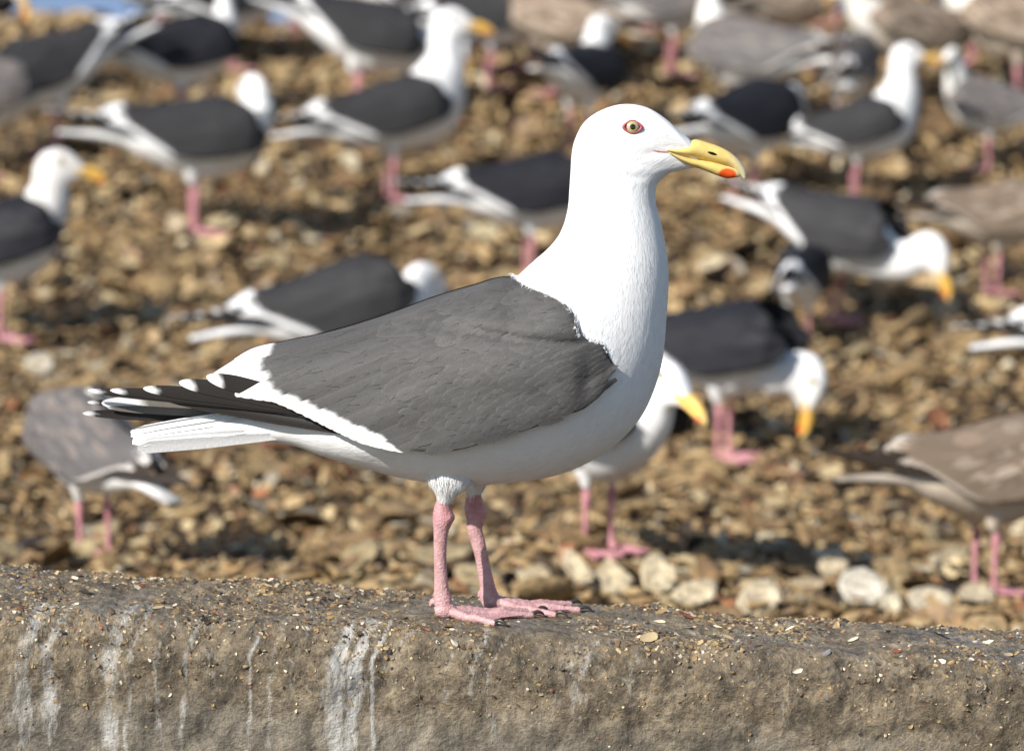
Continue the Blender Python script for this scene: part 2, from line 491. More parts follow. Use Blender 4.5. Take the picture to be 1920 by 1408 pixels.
# ------------------------------------------------------------------ shells
def shell_proto(kind, seed, nr=4, ns=14):
    """closed thin cupped shell of unit radius"""
    r = random.Random(seed)
    ph = [r.uniform(0, 6.28) for _ in range(6)]
    el = r.uniform(0.48, 0.78) if kind == 'oyster' else r.uniform(0.9, 1.0)
    cup = r.uniform(0.14, 0.30)
    a = np.arange(ns) / ns * 2 * np.pi
    out = 1 + 0.13 * np.sin(2 * a + ph[0]) + 0.10 * np.sin(3 * a + ph[1]) + 0.08 * np.sin(5 * a + ph[2]) + np.array([r.uniform(-.09, .09) for _ in a])
    if kind == 'oyster':
        out += 0.05 * np.sin(7 * a + ph[4])
        out *= 1 - 0.22 * np.exp(-((a - np.pi) / 0.6) ** 2)
    else:
        out = 1 + 0.03 * np.sin(3 * a + ph[1])
        out *= 1 - 0.10 * np.exp(-((a - np.pi) / 0.35) ** 2)
    rr = np.array([0.28, 0.6, 0.86, 1.0])[:nr] if nr == 4 else np.linspace(0.35, 1, nr)
    V = []
    for sgn, th in ((1, 0.028), (-1, 0.028)):
        for k, q in enumerate(rr):
            rib = 0.0 if kind == 'oyster' else 0.028 * np.cos(a * ns / 2) * q
            ridge = 0.035 * math.sin(q * 17 + ph[3]) if kind == 'oyster' else 0
            z = cup * (q * q - 0.5) + ridge + rib + 0.05 * np.sin(2 * a + ph[5]) * q * q
            z = z + sgn * th * (1.0 if k < nr - 1 else 0.35)
            V.append(np.stack([q * out * np.cos(a), q * el * out * np.sin(a), z + 0 * a], -1))
    V = np.array(V)                      # 2*nr rings
    top, bot = V[:nr], V[nr:]
    allr = np.concatenate([top, bot[::-1]])
    P = allr.reshape(-1, 3)
    F = gridF(2 * nr, ns, True)
    c0 = len(P); P = np.vstack([P, top[0].mean(0), bot[0].mean(0)])
    T1 = np.array([[c0, (i + 1) % ns, i] for i in range(ns)])
    l0 = (2 * nr - 1) * ns
    T2 = np.array([[c0 + 1, l0 + i, l0 + (i + 1) % ns] for i in range(ns)])
    Q = np.concatenate([F[:, [0, 1, 2]], F[:, [0, 2, 3]]])
    return P, np.concatenate([Q, T1, T2])

PAL = np.array([[.36, .245, .125], [.45, .32, .165], [.25, .16, .08], [.60, .49, .30], [.72, .65, .50], [.36, .16, .08], [.06, .043, .03], [.33, .30, .25], [.50, .37, .20]]) * np.array([.90, .85, .76])
PALN = ['tan', 'ochre', 'brown', 'cream', 'whitish', 'rusty', 'blackish', 'grey', 'sandy']
PALW = np.array([.22, .23, .17, .12, .04, .025, .045, .02, .15])

def rotmats(nrm, tilt, spin, az):
    """rotation matrices: spin about z, tilt about a random horizontal axis, then z -> nrm"""
    n = len(spin)
    M = np.zeros((n, 3, 3))
    for i in range(n):
        q = Vector((0, 0, 1)).rotation_difference(Vector(nrm[i]))
        t = Matrix.Rotation(tilt[i], 3, Vector((math.cos(az[i]), math.sin(az[i]), 0)))
        M[i] = np.array(q.to_matrix() @ t @ Matrix.Rotation(spin[i], 3, 'Z'))
    return M

def heap_normal(x, y):
    e = 0.02
    dx = (heap(x + e, y) - heap(x - e, y)) / (2 * e); dy = (heap(x, y + e) - heap(x, y - e)) / (2 * e)
    n = np.stack([-dx, -dy, np.ones_like(dx)], -1)
    return n / np.linalg.norm(n, axis=-1, keepdims=True)

def scatter(n, smin, smax, layer, power=1.0, xw=0.95, tl=0.55):
    """random places inside (and a little around) the view wedge over the heap"""
    y = RNG.uniform(0.35, 6.6, n * 3)
    wdt = (y + 2.8) * 0.16 + xw
    x = RNG.uniform(-1, 1, n * 3) * 2.5
    k = np.abs(x) < wdt
    x, y = x[k][:n], y[k][:n]
    sz = smin + (smax - smin) * RNG.random(len(x)) ** power
    z = heap(x, y) + layer * RNG.random(len(x)) + sz * 0.12
    nr = heap_normal(x, y)
    tilt = np.clip(np.abs(RNG.normal(0, tl, len(x))), 0, 1.35) + (RNG.random(len(x)) < 0.45) * np.pi
    spin = RNG.uniform(0, 6.28, len(x)); az = RNG.uniform(0, 6.28, len(x))
    ci = RNG.choice(len(PAL), len(x), p=PALW / PALW.sum())
    return np.stack([x, y, z], -1), sz, nr, tilt, spin, az, ci

def mat_shell(name, from_random):
    m, nt, b = newmat(name)
    L = nt.links.new
    tc = N(nt, 'ShaderNodeTexCoord')
    at = N(nt, 'ShaderNodeAttribute', attribute_name='Col')
    if from_random:
        at = N(nt, 'ShaderNodeObjectInfo')
    nz = N(nt, 'ShaderNodeTexNoise', i_Scale=38.0 if not from_random else 2.6, i_Detail=6.0, i_Roughness=0.65)
    L(tc.outputs['Object'], nz.inputs['Vector'])
    mr = N(nt, 'ShaderNodeMapRange'); mr.inputs[1].default_value = 0.35; mr.inputs[2].default_value = 0.65
    mr.inputs[3].default_value = 0.42; mr.inputs[4].default_value = 1.3
    L(nz.outputs[0], mr.inputs[0])
    mx = N(nt, 'ShaderNodeVectorMath', operation='SCALE')
    L(at.outputs['Color'], mx.inputs[0]); L(mr.outputs[0], mx.inputs['Scale'])
    L(mx.outputs[0], b.inputs['Base Color'])
    b.inputs['Roughness'].default_value = 0.6
    bump(nt, b, nz.outputs[0], 0.6, 0.006 if not from_random else 0.1)
    return m
M_shell = mat_shell('shell_crust', False)
M_shell_one = mat_shell('shell_crust_single', True)

def crumb(seed):
    r = random.Random(seed)
    n = 6
    a = np.array([i / n * 6.283 + r.uniform(-.3, .3) for i in range(n)]); q = np.array([r.uniform(.6, 1.15) for _ in range(n)])
    el = r.uniform(.45, .8)
    top_ = np.stack([q * np.cos(a), q * el * np.sin(a), .16 + np.array([r.uniform(-.12, .18) for _ in range(n)])], -1)
    bot = np.stack([q * np.cos(a) * .9, q * el * np.sin(a) * .9, -.12 + 0 * a], -1)
    V = np.vstack([top_, bot, [[0, 0, .22 + r.uniform(-.1, .2)]]])
    F = [[2 * n, i, (i + 1) % n] for i in range(n)] + [[i, n + i, n + (i + 1) % n] for i in range(n)] + [[i, n + (i + 1) % n, (i + 1) % n] for i in range(n)] + [[n, n + i + 1, n + i] for i in range(1, n - 1)]
    return V, np.array(F)
protos = [shell_proto('oyster', s, 3, 12) for s in range(5)] + [shell_proto('round', s, 3, 12) for s in range(20, 23)]
lows = [crumb(s_) for s_ in range(100, 110)]

def merged(name, P, sz, M, ci, pl, mat, cvar=0.25):
    mb = MB()
    pick = RNG.integers(0, len(pl), len(P))
    for k, (pv, pf) in enumerate(pl):
        idx = np.where(pick == k)[0]
        if len(idx) == 0: continue
        V = np.einsum('nij,vj->nvi', M[idx], pv) * sz[idx][:, None, None] + P[idx][:, None, :]
        F = (pf[None] + (np.arange(len(idx)) * len(pv))[:, None, None]).reshape(-1, 3)
        col = PAL[ci[idx]] * (1 + RNG.uniform(-cvar, cvar, (len(idx), 1)))
        mb.add(V.reshape(-1, 3), F, np.repeat(col, len(pv), 0))
    return mb.build(name, mat, smooth=False)

# broken bits (2 to 5 cm) then whole shells
Pb, sb, nb, tb, pb_, ab, cb = scatter(58000, 0.006, 0.021, 0.040, 1.5, tl=0.5)
bits = merged('shell_rubble', Pb, sb, rotmats(nb, tb, pb_, ab), cb, lows, M_shell)
tag(bits, 'brown rubble of broken shell covering the heap', 'shell rubble', kind='stuff')
Ps, ss, nsn, ts_, sp_, az_, ci_ = scatter(8800, 0.014, 0.042, 0.042, 2.3, tl=.55)
Ms = rotmats(nsn, ts_, sp_, az_)


# ================================================================== GULLS
# stations of the body in photo pixels: back point, belly/front point, half width, taper towards the front
ST = [
    ((455, 782), (452, 824), 24, 0), ((540, 757), (545, 834), 44, 0), ((620, 722), (610, 856), 76, 0), ((700, 676), (690, 879), 106, 0),
    ((790, 622), (770, 898), 134, 0), ((880, 580), (860, 906), 153, 0), ((945, 548), (950, 904), 164, 0),
    ((975, 514), (1060, 884), 168, 0), ((1002, 489), (1140, 843), 164, 0), ((1025, 469), (1200, 783), 150, .05), ((1042, 450), (1236, 700), 130, .08),
    ((1053, 431), (1250, 590), 108, .08), ((1061, 408), (1253, 500), 92, .08), ((1066, 380), (1241, 425), 79, .06),
    ((1068, 350), (1229, 373), 69, .05), ((1070, 318), (1232, 347), 65, .12), ((1071.5, 293), (1250, 328), 63, .28), ((1078, 262), (1278, 319), 61, .52),
    ((1098, 227), (1298, 315.5), 58, .62), ((1130, 206), (1307, 314), 54, .66), ((1172, 195.5), (1311, 313), 49, .64), ((1213, 202), (1312, 311), 42, .56),
    ((1248, 223), (1312, 306), 33, .42), ((1274, 246), (1310, 300), 25, .25), ((1294, 262), (1307, 292), 17, .1)]

def ring(st):
    (ux, uy), (lx, ly), w, q = st
    u = np.array([ux, 0, -uy], float); l = np.array([lx, 0, -ly], float)
    return (u + l) / 2, (u - l) / 2, np.array([0, w, 0], float), q
RINGS = [ring(s) for s in ST]
HEAD0 = 14                                 # first ring that belongs to the head
HC = np.array([1150.0, 0, -285.0])         # pivot of the head
PIV = np.array([850.0, 0, -840.0])         # pivot of the trunk over the legs

def rotm(yaw=0, pitch=0, roll=0):
    """pitch > 0 lowers the bill; yaw > 0 turns away from the camera"""
    return np.array(Matrix.Rotation(yaw, 3, 'Z') @ Matrix.Rotation(pitch, 3, 'Y') @ Matrix.Rotation(roll, 3, 'X'))

def pose_rings(head=None, yaw=0, hp=0, pitch=0, cut=6, fat=1.0):
    """rings of a posed gull; head None = upright as traced. Returns rings and the head transform"""
    Bm = rotm(0, pitch)
    def tb(r): return (PIV + Bm @ (r[0] - PIV), Bm @ r[1] * 1.0, Bm @ r[2] * fat, r[3])
    if head is None and yaw == 0:
        return [tb(r) for r in RINGS], (Bm, lambda p: PIV + (p - PIV) @ Bm.T)
    if head is None:
        hpos = PIV + Bm @ (HC - PIV); cut = 11; hp = pitch
    else:
        hpos = np.array([head[0], head[1], -head[2]], float)
    Hm = rotm(yaw, hp); Hn = rotm(0, hp)
    rs = [tb(r) for r in RINGS[:cut + 1]]
    r0 = rs[-1]
    h1 = RINGS[HEAD0]
    c1 = hpos + Hm @ (h1[0] - HC)
    hv1 = Hn @ h1[1]; wv1 = Hn @ h1[2]
    per0 = np.array([r0[1][2], 0, -r0[1][0]]); per0 /= np.linalg.norm(per0)
    pl = np.array([h1[1][2], 0, -h1[1][0]]); pl /= np.linalg.norm(pl); pl = Hm @ pl
    dist = np.linalg.norm(c1 - r0[0])
    n = 10 if cut < 10 else 6
    for i in range(1, n):
        t = i / n
        c = ((2*t**3 - 3*t**2 + 1) * r0[0] + (t**3 - 2*t**2 + t) * dist * 0.9 * per0
             + (-2*t**3 + 3*t**2) * c1 + (t**3 - t**2) * dist * 0.9 * pl)
        e = t ** 0.8
        hm = lerp(np.linalg.norm(r0[1]), np.linalg.norm(hv1), e)
        hv = lerp(r0[1] / np.linalg.norm(r0[1]), hv1 / np.linalg.norm(hv1), t); hv = hv / np.linalg.norm(hv) * hm
        wv = np.array([0, lerp(np.linalg.norm(r0[2]), np.linalg.norm(wv1), e), 0])
        Y = rotm(yaw * t * t * (3 - 2 * t))
        rs.append((c, Y @ hv, Y @ wv, lerp(r0[3], h1[3], t)))
    for r in RINGS[HEAD0:]:
        rs.append((hpos + Hm @ (r[0] - HC), Hm @ r[1], Hm @ r[2], r[3]))
    return rs, (Hm, lambda p: hpos + (np.asarray(p, float) - HC) @ Hm.T)

def loft(rs, nu, nv):
    c = np.array([r[0] for r in rs]); h = np.array([r[1] for r in rs]); w = np.array([r[2] for r in rs]); q = np.array([[r[3]] for r in rs])
    d = np.linalg.norm(np.diff(c, axis=0), axis=1) + 0.6 * np.linalg.norm(np.diff(h, axis=0), axis=1)
    T = np.concatenate([[0], np.cumsum(np.maximum(d, 2))])
    t = np.linspace(0, T[-1], nu)
    A = herm(T, np.concatenate([c, h, w, q], 1), t)
    a = np.linspace(0, 2 * np.pi, nv, endpoint=False)
    ca, sa = np.cos(a), np.sin(a)
    tp = 1 - A[:, 9:10] * (1 - ca[None]) / 2
    P = A[:, None, 0:3] + A[:, None, 3:6] * ca[None, :, None] + A[:, None, 6:9] * (sa[None] * tp)[..., None]
    UV = np.stack(np.broadcast_arrays((t / T[-1] * 4)[:, None], (a / (2 * np.pi))[None]), -1)
    return P, UV, t / T[-1]

def capped(P):
    nu, nv = P.shape[:2]
    V = np.vstack([P.reshape(-1, 3), P[0].mean(0), P[-1].mean(0)])
    F = gridF(nu, nv, True)
    a = nu * nv
    T0 = np.array([[a, (i + 1) % nv, i] for i in range(nv)])
    T1 = np.array([[a + 1, (nu - 1) * nv + i, (nu - 1) * nv + (i + 1) % nv] for i in range(nv)])
    return V, F, T0, T1

def add_loft(mb, P, UV=None, col=(1, 1, 1), tf=loc):
    V, F, T0, T1 = capped(P)
    k = len(V)
    C = np.asarray(col, float)
    if C.ndim == 3: C = np.vstack([C.reshape(-1, 3), C[0, 0], C[-1, 0]])
    U = None if UV is None else np.vstack([UV.reshape(-1, 2), UV[0, 0], UV[-1, 0]])
    Vm = tf(V)
    mb.add(Vm, F, C, U)
    mb.F.append(T0 + mb.n - k); mb.F.append(T1 + mb.n - k)
    return Vm

def tube(pts, rad, nv=12, nu=None, flat=None):
    """tube in the px domain through pts with radii rad (px); flat scales the vertical radius"""
    pts = np.asarray(pts, float); rad = np.asarray(rad, float)
    if rad.ndim == 1: rad = np.stack([rad, rad], 1)
    T = np.concatenate([[0], np.cumsum(np.linalg.norm(np.diff(pts, axis=0), axis=1))])
    nu = nu or len(pts) * 5
    t = np.linspace(0, T[-1], nu)
    c = herm(T, pts, t); r = herm(T, rad, t)
    tg = np.gradient(c, axis=0); tg /= np.linalg.norm(tg, axis=1, keepdims=True)
    ref = np.array([0, 1.0, 0]) if abs(tg[:, 1]).mean() < 0.8 else np.array([1.0, 0, 0])
    s = ref[None] - (tg @ ref)[:, None] * tg; s /= np.linalg.norm(s, axis=1, keepdims=True)
    n = np.cross(s, tg)
    a = np.linspace(0, 2 * np.pi, nv, endpoint=False)
    P = c[:, None] + n[:, None] * (np.cos(a)[None] * r[:, 0:1])[..., None] + s[:, None] * (np.sin(a)[None] * r[:, 1:2])[..., None]
    UV = np.stack(np.broadcast_arrays((t / T[-1])[:, None], (a / (2 * np.pi))[None]), -1)
    return P, UV

WHITE = np.array([0.85, 0.845, 0.83])

# ---- body of the near gull: continuous trunk, neck and head
hero_P, hero_UV, hero_t = loft(RINGS, 230, 112)
def sculpt(P):
    """soft relief: brow, cheek, hollow before the eye, feathered breast folds (px domain)"""
    Q = P.copy()
    x, y, z = P[..., 0], P[..., 1], -P[..., 2]
    sd = np.sign(y) * np.minimum(1, np.abs(y) / 12)
    def g(cx, cy, sx, sy): return np.exp(-((x - cx) / sx) ** 2 - ((z - cy) / sy) ** 2)
    d = 3.0 * g(1178, 219, 26, 9) - 3.0 * g(1213, 247, 12, 12) + 3.5 * g(1180, 285, 40, 26) - 2.0 * g(1222, 285, 22, 5) + 2.0 * g(1230, 300, 26, 10)
    d += -2.2 * g(1190, 330, 34, 7) - 3.0 * g(1120, 352, 50, 14)
    d += 5.0 * g(700, 830, 46, 20) + 4.0 * g(850, 870, 40, 30) - 3 * g(760, 850, 26, 26)
    Q[..., 1] += sd * d
    return Q
hero_P = sculpt(hero_P)
_V, _F, _T0, _T1 = capped(hero_P)
body_bvh = BVHTree.FromPolygons([tuple(v) for v in _V], [tuple(f) for f in _F])
def body_depth(x, py):
    h = body_bvh.ray_cast(Vector((x, -600, -py)), Vector((0, 1, 0)))
    return -h[0].y if h[0] is not None else 0.0

# ---- folded wing: outline in photo pixels
TOPX = [396, 425, 469, 533, 606, 661, 744, 812, 881, 961, 991, 1042, 1076, 1092, 1115, 1138, 1143]
TOPY = [700, 682, 655, 639, 624, 609, 582, 557, 536, 520, 530, 549, 577, 616, 626, 648, 668]
LOWX = [396, 418, 515, 592, 657, 700, 739, 794, 858, 927, 996, 1051, 1106, 1133, 1143]
LOWY = [706, 730, 741, 773, 801, 816, 821, 828, 824, 803, 782, 760, 737, 705, 672]
WX = [160, 300, 396, 500, 600, 700, 800, 900, 1000, 1080, 1120, 1143]
WW = [8, 20, 40, 72, 104, 132, 154, 170, 178, 176, 164, 146]
_gx = np.arange(150, 1150, 2.0); _gy = np.arange(510, 842, 2.0)
_top = herm(TOPX, TOPY, _gx); _low = herm(LOWX, LOWY, _gx); _w = herm(WX, WW, _gx)
_low = np.maximum(_low, _top + 4)
def wtop0(x): return np.interp(x, _gx, _top)
DEP = np.zeros((len(_gx), len(_gy)))
for _i, _x in enumerate(_gx):
    t = np.clip((_gy - _top[_i]) / (_low[_i] - _top[_i]), 0, 1)
    p = 2.1
    DEP[_i] = _w[_i] * (1 - (1 - t) ** p) ** (1 / p)
    if _x > 600:
        for _j, _y in enumerate(_gy):
            if _top[_i] - 6 <= _y <= _low[_i] + 12:
                DEP[_i, _j] = max(DEP[_i, _j], body_depth(_x, _y) + (5.0 if _x < 1000 else 4.0))
for _ in range(2):        # soften
    DEP[1:-1, 1:-1] = (DEP[1:-1, 1:-1] * 2 + DEP[:-2, 1:-1] + DEP[2:, 1:-1] + DEP[1:-1, :-2] + DEP[1:-1, 2:]) / 6
_XX, _YY = np.meshgrid(_gx, _gy, indexing='ij')
_yg = np.interp(_XX, [740, 860, 960, 1040, 1095], [583, 600, 615, 621, 622])
_fd = np.interp(_XX, [740, 930, 1075, 1100], [0, 1, 1, 0]) * (DEP > 0)
DEP += _fd * (4.5 + 6 * np.exp(-((_YY - (_yg - 22)) / 18) ** 2) - 7 * np.exp(-((_YY - (_yg + 4)) / 6.5) ** 2) + 5 * np.exp(-((_YY - (_yg + 62)) / 42) ** 2)) * np.clip((_YY - wtop0(_XX)) / 16, 0, 1)
_YL = np.interp(_XX, _gx, _low)
DEP += 4.0 * np.sin((_XX - 520) / 34.0 + (_YY - 640) / 15.0) * np.exp(-((_XX - 760) / 120) ** 2) * np.clip((_YY - wtop0(_XX)) / 40, 0, 1) * .35
def wdep(x, py):
    x = np.asarray(x, float); py = np.asarray(py, float)
    fx = np.clip((x - _gx[0]) / 2, 0, len(_gx) - 1.001); fy = np.clip((py - _gy[0]) / 2, 0, len(_gy) - 1.001)
    i = fx.astype(int); j = fy.astype(int); a = fx - i; b = fy - j
    return (DEP[i, j] * (1 - a) * (1 - b) + DEP[i + 1, j] * a * (1 - b) + DEP[i, j + 1] * (1 - a) * b + DEP[i + 1, j + 1] * a * b)
def wtop(x): return np.interp(x, _gx, _top)
def wlow(x): return np.interp(x, _gx, _low)

def feather(mb, tip, ang, Ln, wd, lift, colf, side=-1, nL=8, nW=5, df=wdep, camber=1.5, bend=0.0, sharp=0.26, skew=0.0):
    """one feather: tip (photo px), ang = degrees below leftwards, length, half width. lift=(root, tip)"""
    a = R(ang)
    d = np.array([-math.cos(a), math.sin(a)]); pr = np.array([d[1], -d[0]])
    s = np.linspace(0, 1, nL); s = 1 - (1 - s) ** 1.35
    c = np.linspace(-1, 1, nW)
    hw = wd * np.minimum(1, 0.62 + 0.8 * s)
    e = np.clip((s - (1 - sharp)) / sharp, 0, 1)
    hw = hw * np.sqrt(np.clip(1 - e ** 2.2, 0, 1)) + 0.3
    Sx, Cx = np.meshgrid(s, c, indexing='ij')
    P2 = np.array(tip)[None, None] - (1 - Sx)[..., None] * Ln * d + (Cx * hw[:, None])[..., None] * pr
    P2 = P2 + (bend * (Sx - Sx ** 2) * 4)[..., None] * pr
    P2 = P2 - (Cx * hw[:, None] * math.tan(R(skew)) * Sx ** 2)[..., None] * d
    if df is wdep:
        P2[..., 1] = np.clip(P2[..., 1], wtop(P2[..., 0]) + 1.0, None)
    dep = df(P2[..., 0], P2[..., 1]) + lerp(lift[0], lift[1], Sx) - camber * Cx ** 2
    V = np.stack([P2[..., 0], side * dep, -P2[..., 1]], -1)
    U = np.stack([Cx * 0.5 + 0.5, Sx], -1)
    C = colf(Sx, Cx)
    F = gridF(nL, nW)
    if side > 0: F = F[:, ::-1]
    mb.add(loc(V.reshape(-1, 3)), F, C.reshape(-1, 3), U.reshape(-1, 2) * np.array([1, Ln / 60]) + RNG.random(2) * 9)

SLATE = np.array([0.088, 0.084, 0.081])
def col_cov(base, fringe=0.18, var=0.10):
    k = 1 + RNG.uniform(-var, var)
    b = np.asarray(base) * k
    def f(s, c):
        e = np.maximum(np.clip((np.abs(c) - 0.55) / 0.45, 0, 1), np.clip((s - 0.86) / 0.14, 0, 1))
        sh = np.exp(-(c / 0.12) ** 2) * -0.10
        return b[None, None] * (1 + fringe * e + sh)[..., None]
    return f
def col_tip(base, white, wfrac, var=0.08, edge=0.0):
    k = 1 + RNG.uniform(-var, var)
    b0 = np.asarray(base) * k
    def f(s, c):
        b = b0 * (1 + edge * (np.clip((np.abs(c) - .7) / .3, 0, 1) - .8 * np.exp(-((c + .15) / .12) ** 2)))[..., None] if edge else b0
        t = np.clip((s - (1 - wfrac) - 0.02 * np.abs(c)) / 0.035 + 0.5, 0, 1)[..., None]
        return b * (1 - t) + np.asarray(white) * t
    return f

# outer edge of the white trailing band (tips) and where the grey ends, from the photo
TIPS = [(533, 637, 13), (505, 645, 14), (470, 654, 15), (440, 671, 16), (416, 687, 16), (402, 702, 17), (399, 716, 18), (416, 728, 20), (443, 733, 21), (475, 737, 22), (507, 741, 22),
        (535, 750, 23), (562, 761, 23), (588, 772, 23), (612, 783, 24), (635, 793, 24), (658, 803, 24), (682, 813, 24), (708, 819, 23), (734, 822, 21)]
GREY = [(560, 633), (520, 645), (487, 663), (478, 680), (482, 695), (510, 723), (583, 750), (647, 778), (702, 801), (745, 822)]

def grey_len(tip, ang):
    """distance from the tip back to the grey boundary along the feather"""
    a = R(ang); d = np.array([math.cos(a), -math.sin(a)])
    best = 40.0
    for (x0, y0), (x1, y1) in zip(GREY[:-1], GREY[1:]):
        e = np.array([x1 - x0, y1 - y0]); w = np.array([x0 - tip[0], y0 - tip[1]])
        det = d[0] * -e[1] + d[1] * e[0]
        if abs(det) < 1e-6: continue
        t = (w[0] * -e[1] + w[1] * e[0]) / det
        u = (d[0] * w[1] - d[1] * w[0]) / det
        if -0.02 <= u <= 1.02 and t > 3: return t
    return best

def shell_wing(mb, side, base, nx=110, nt=40):
    """the smooth wing under the feathers, with an underside lip"""
    xs = np.linspace(440, 1142, nx)
    t = np.linspace(0, 1, nt)
    Xg, Tg = np.meshgrid(xs, t, indexing='ij')
    tp, lw = wtop(xs)[:, None], np.maximum(wlow(xs) - 4, wtop(xs) + 2)[:, None]
    Yg = tp + (lw - tp) * Tg
    D = wdep(Xg, Yg) - 0.5
    k = 3
    Xl = np.repeat(xs[:, None], k, 1); Yl = np.repeat(lw, k, 1) + np.array([0, -2, -8.])
    Dl = D[:, -1:] * np.array([0.97, 0.9, 0.62])
    X3 = np.concatenate([Xg, Xl], 1); Y3 = np.concatenate([Yg, Yl], 1); D3 = np.concatenate([D, Dl], 1)
    V = np.stack([X3, side * D3, -Y3], -1)
    F = gridF(nx, nt + k)
    if side > 0: F = F[:, ::-1]
    C = np.tile(np.asarray(base), (V.shape[0] * V.shape[1], 1))
    # white where the tertial tips lie
    x_, y_ = X3.reshape(-1), Y3.reshape(-1)
    gx = np.interp(y_, [p[1] for p in GREY[1:]], [p[0] for p in GREY[1:]])
    C[(x_ < gx - 6)] = WHITE
    mb.add(loc(V.reshape(-1, 3)), F, C, np.stack([x_ / 40, y_ / 40], -1))

def cov_angle(x, y):
    t = np.clip((y - wtop(x)) / (wlow(x) - wtop(x) + 1), 0, 1)
    a = lerp(14, 26, t)
    if x > 1040: a += (x - 1040) / 100 * 22 * (t - 0.25)
    return a

def coverts(mb, side, base, step=1.0, var=0.075, fringe=0.09, nL=7, nW=5, mottle=None):
    """rows of small overlapping feathers from the shoulder to the bases of the long feathers"""
    x = 1136.0
    row = 0
    while x > (800 if step <= 1 else 600):
        sz = np.interp(x, [560, 700, 850, 1000, 1136], [54, 50, 42, 27, 15])
        y0, y1 = wtop(x) + 1, wlow(x) - 2
        n = max(2, int((y1 - y0) / (sz * 0.62 * step)))
        for i in range(n):
            py = y0 + (y1 - y0) * (i + (0.5 if row % 2 else 0.05) + RNG.uniform(-.12, .12)) / n
            if py > y1: continue
            px = x + RNG.uniform(-.2, .2) * sz
            gb = np.interp(py, [p[1] for p in GREY[1:]], [p[0] for p in GREY[1:]])
            if px < gb + 30: continue
            an = cov_angle(px, py) + RNG.normal(0, 6)
            l = sz * RNG.uniform(1.9, 3.0)
            dk = 1.0 + .16 * mnoise.noise((px / 60, py / 34, 2.5)) + .10 * mnoise.noise((px / 22, py / 16, 8.5))
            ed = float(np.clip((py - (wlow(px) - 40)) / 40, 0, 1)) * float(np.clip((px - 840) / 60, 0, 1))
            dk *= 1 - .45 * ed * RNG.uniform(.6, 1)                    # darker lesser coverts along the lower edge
            if py < wtop(px) + (5 if side < 0 else 16) and px < 960: continue
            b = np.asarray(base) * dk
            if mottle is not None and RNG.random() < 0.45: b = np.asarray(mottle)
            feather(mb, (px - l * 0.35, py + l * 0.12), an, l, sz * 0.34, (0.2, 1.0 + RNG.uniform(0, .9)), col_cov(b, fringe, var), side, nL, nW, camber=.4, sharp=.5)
        x -= sz * 0.55 * step
        row += 1

# dark leading edge / bend done by lesser coverts; primaries
PRIM = [((166, 731), 0.075, 14.5), ((209, 730), 0.090, 16), ((272, 726), 0.105, 19), ((340, 714), 0.13, 23), ((392, 703), 0.15, 25)]
def prim_df(off):
    def f(x, y): return np.interp(x, [150, 300, 450, 620, 700], [9, 26, 50, 92, 110]) + off + 0 * y
    return f
BLACK = np.array([0.026, 0.023, 0.021])

# ---- assemble the near gull
hero = empty('gull', BASE)
tag(hero, 'large sharp dark-backed gull standing in front on the crusted wall, yellow bill with red spot', 'gull', 'gulls')

mb = MB()
colv = np.tile(WHITE, (hero_P.shape[0], hero_P.shape[1], 1))
add_loft(mb, hero_P, hero_UV, colv)
# feathered thighs grow out of the belly as the same mesh
TH = {-1: ([(846, -54, -842), (845, -54, -866), (842, -54, -888), (839, -53, -906), (836, -52, -921), (833, -52, -932)], [(50, 30), (56, 37), (43, 33), (27, 24), (17, 17), (11, 12)]),
      1: ([(893, 56, -845), (894, 58, -872), (894, 59, -893), (893, 60, -908), (889, 60, -924), (886, 60, -936)], [(42, 28), (44, 34), (33, 29), (21, 20), (14.5, 14.5), (10, 11)])}
for sgn, (pts, rd) in TH.items():
    P, UV = tube(pts, rd, 28, 26)
    add_loft(mb, P, UV * np.array([1.0, 1.0]), WHITE)
body = mb.build('body', M_white, hero)
body['label'] = 'smooth white head, neck, breast and belly'

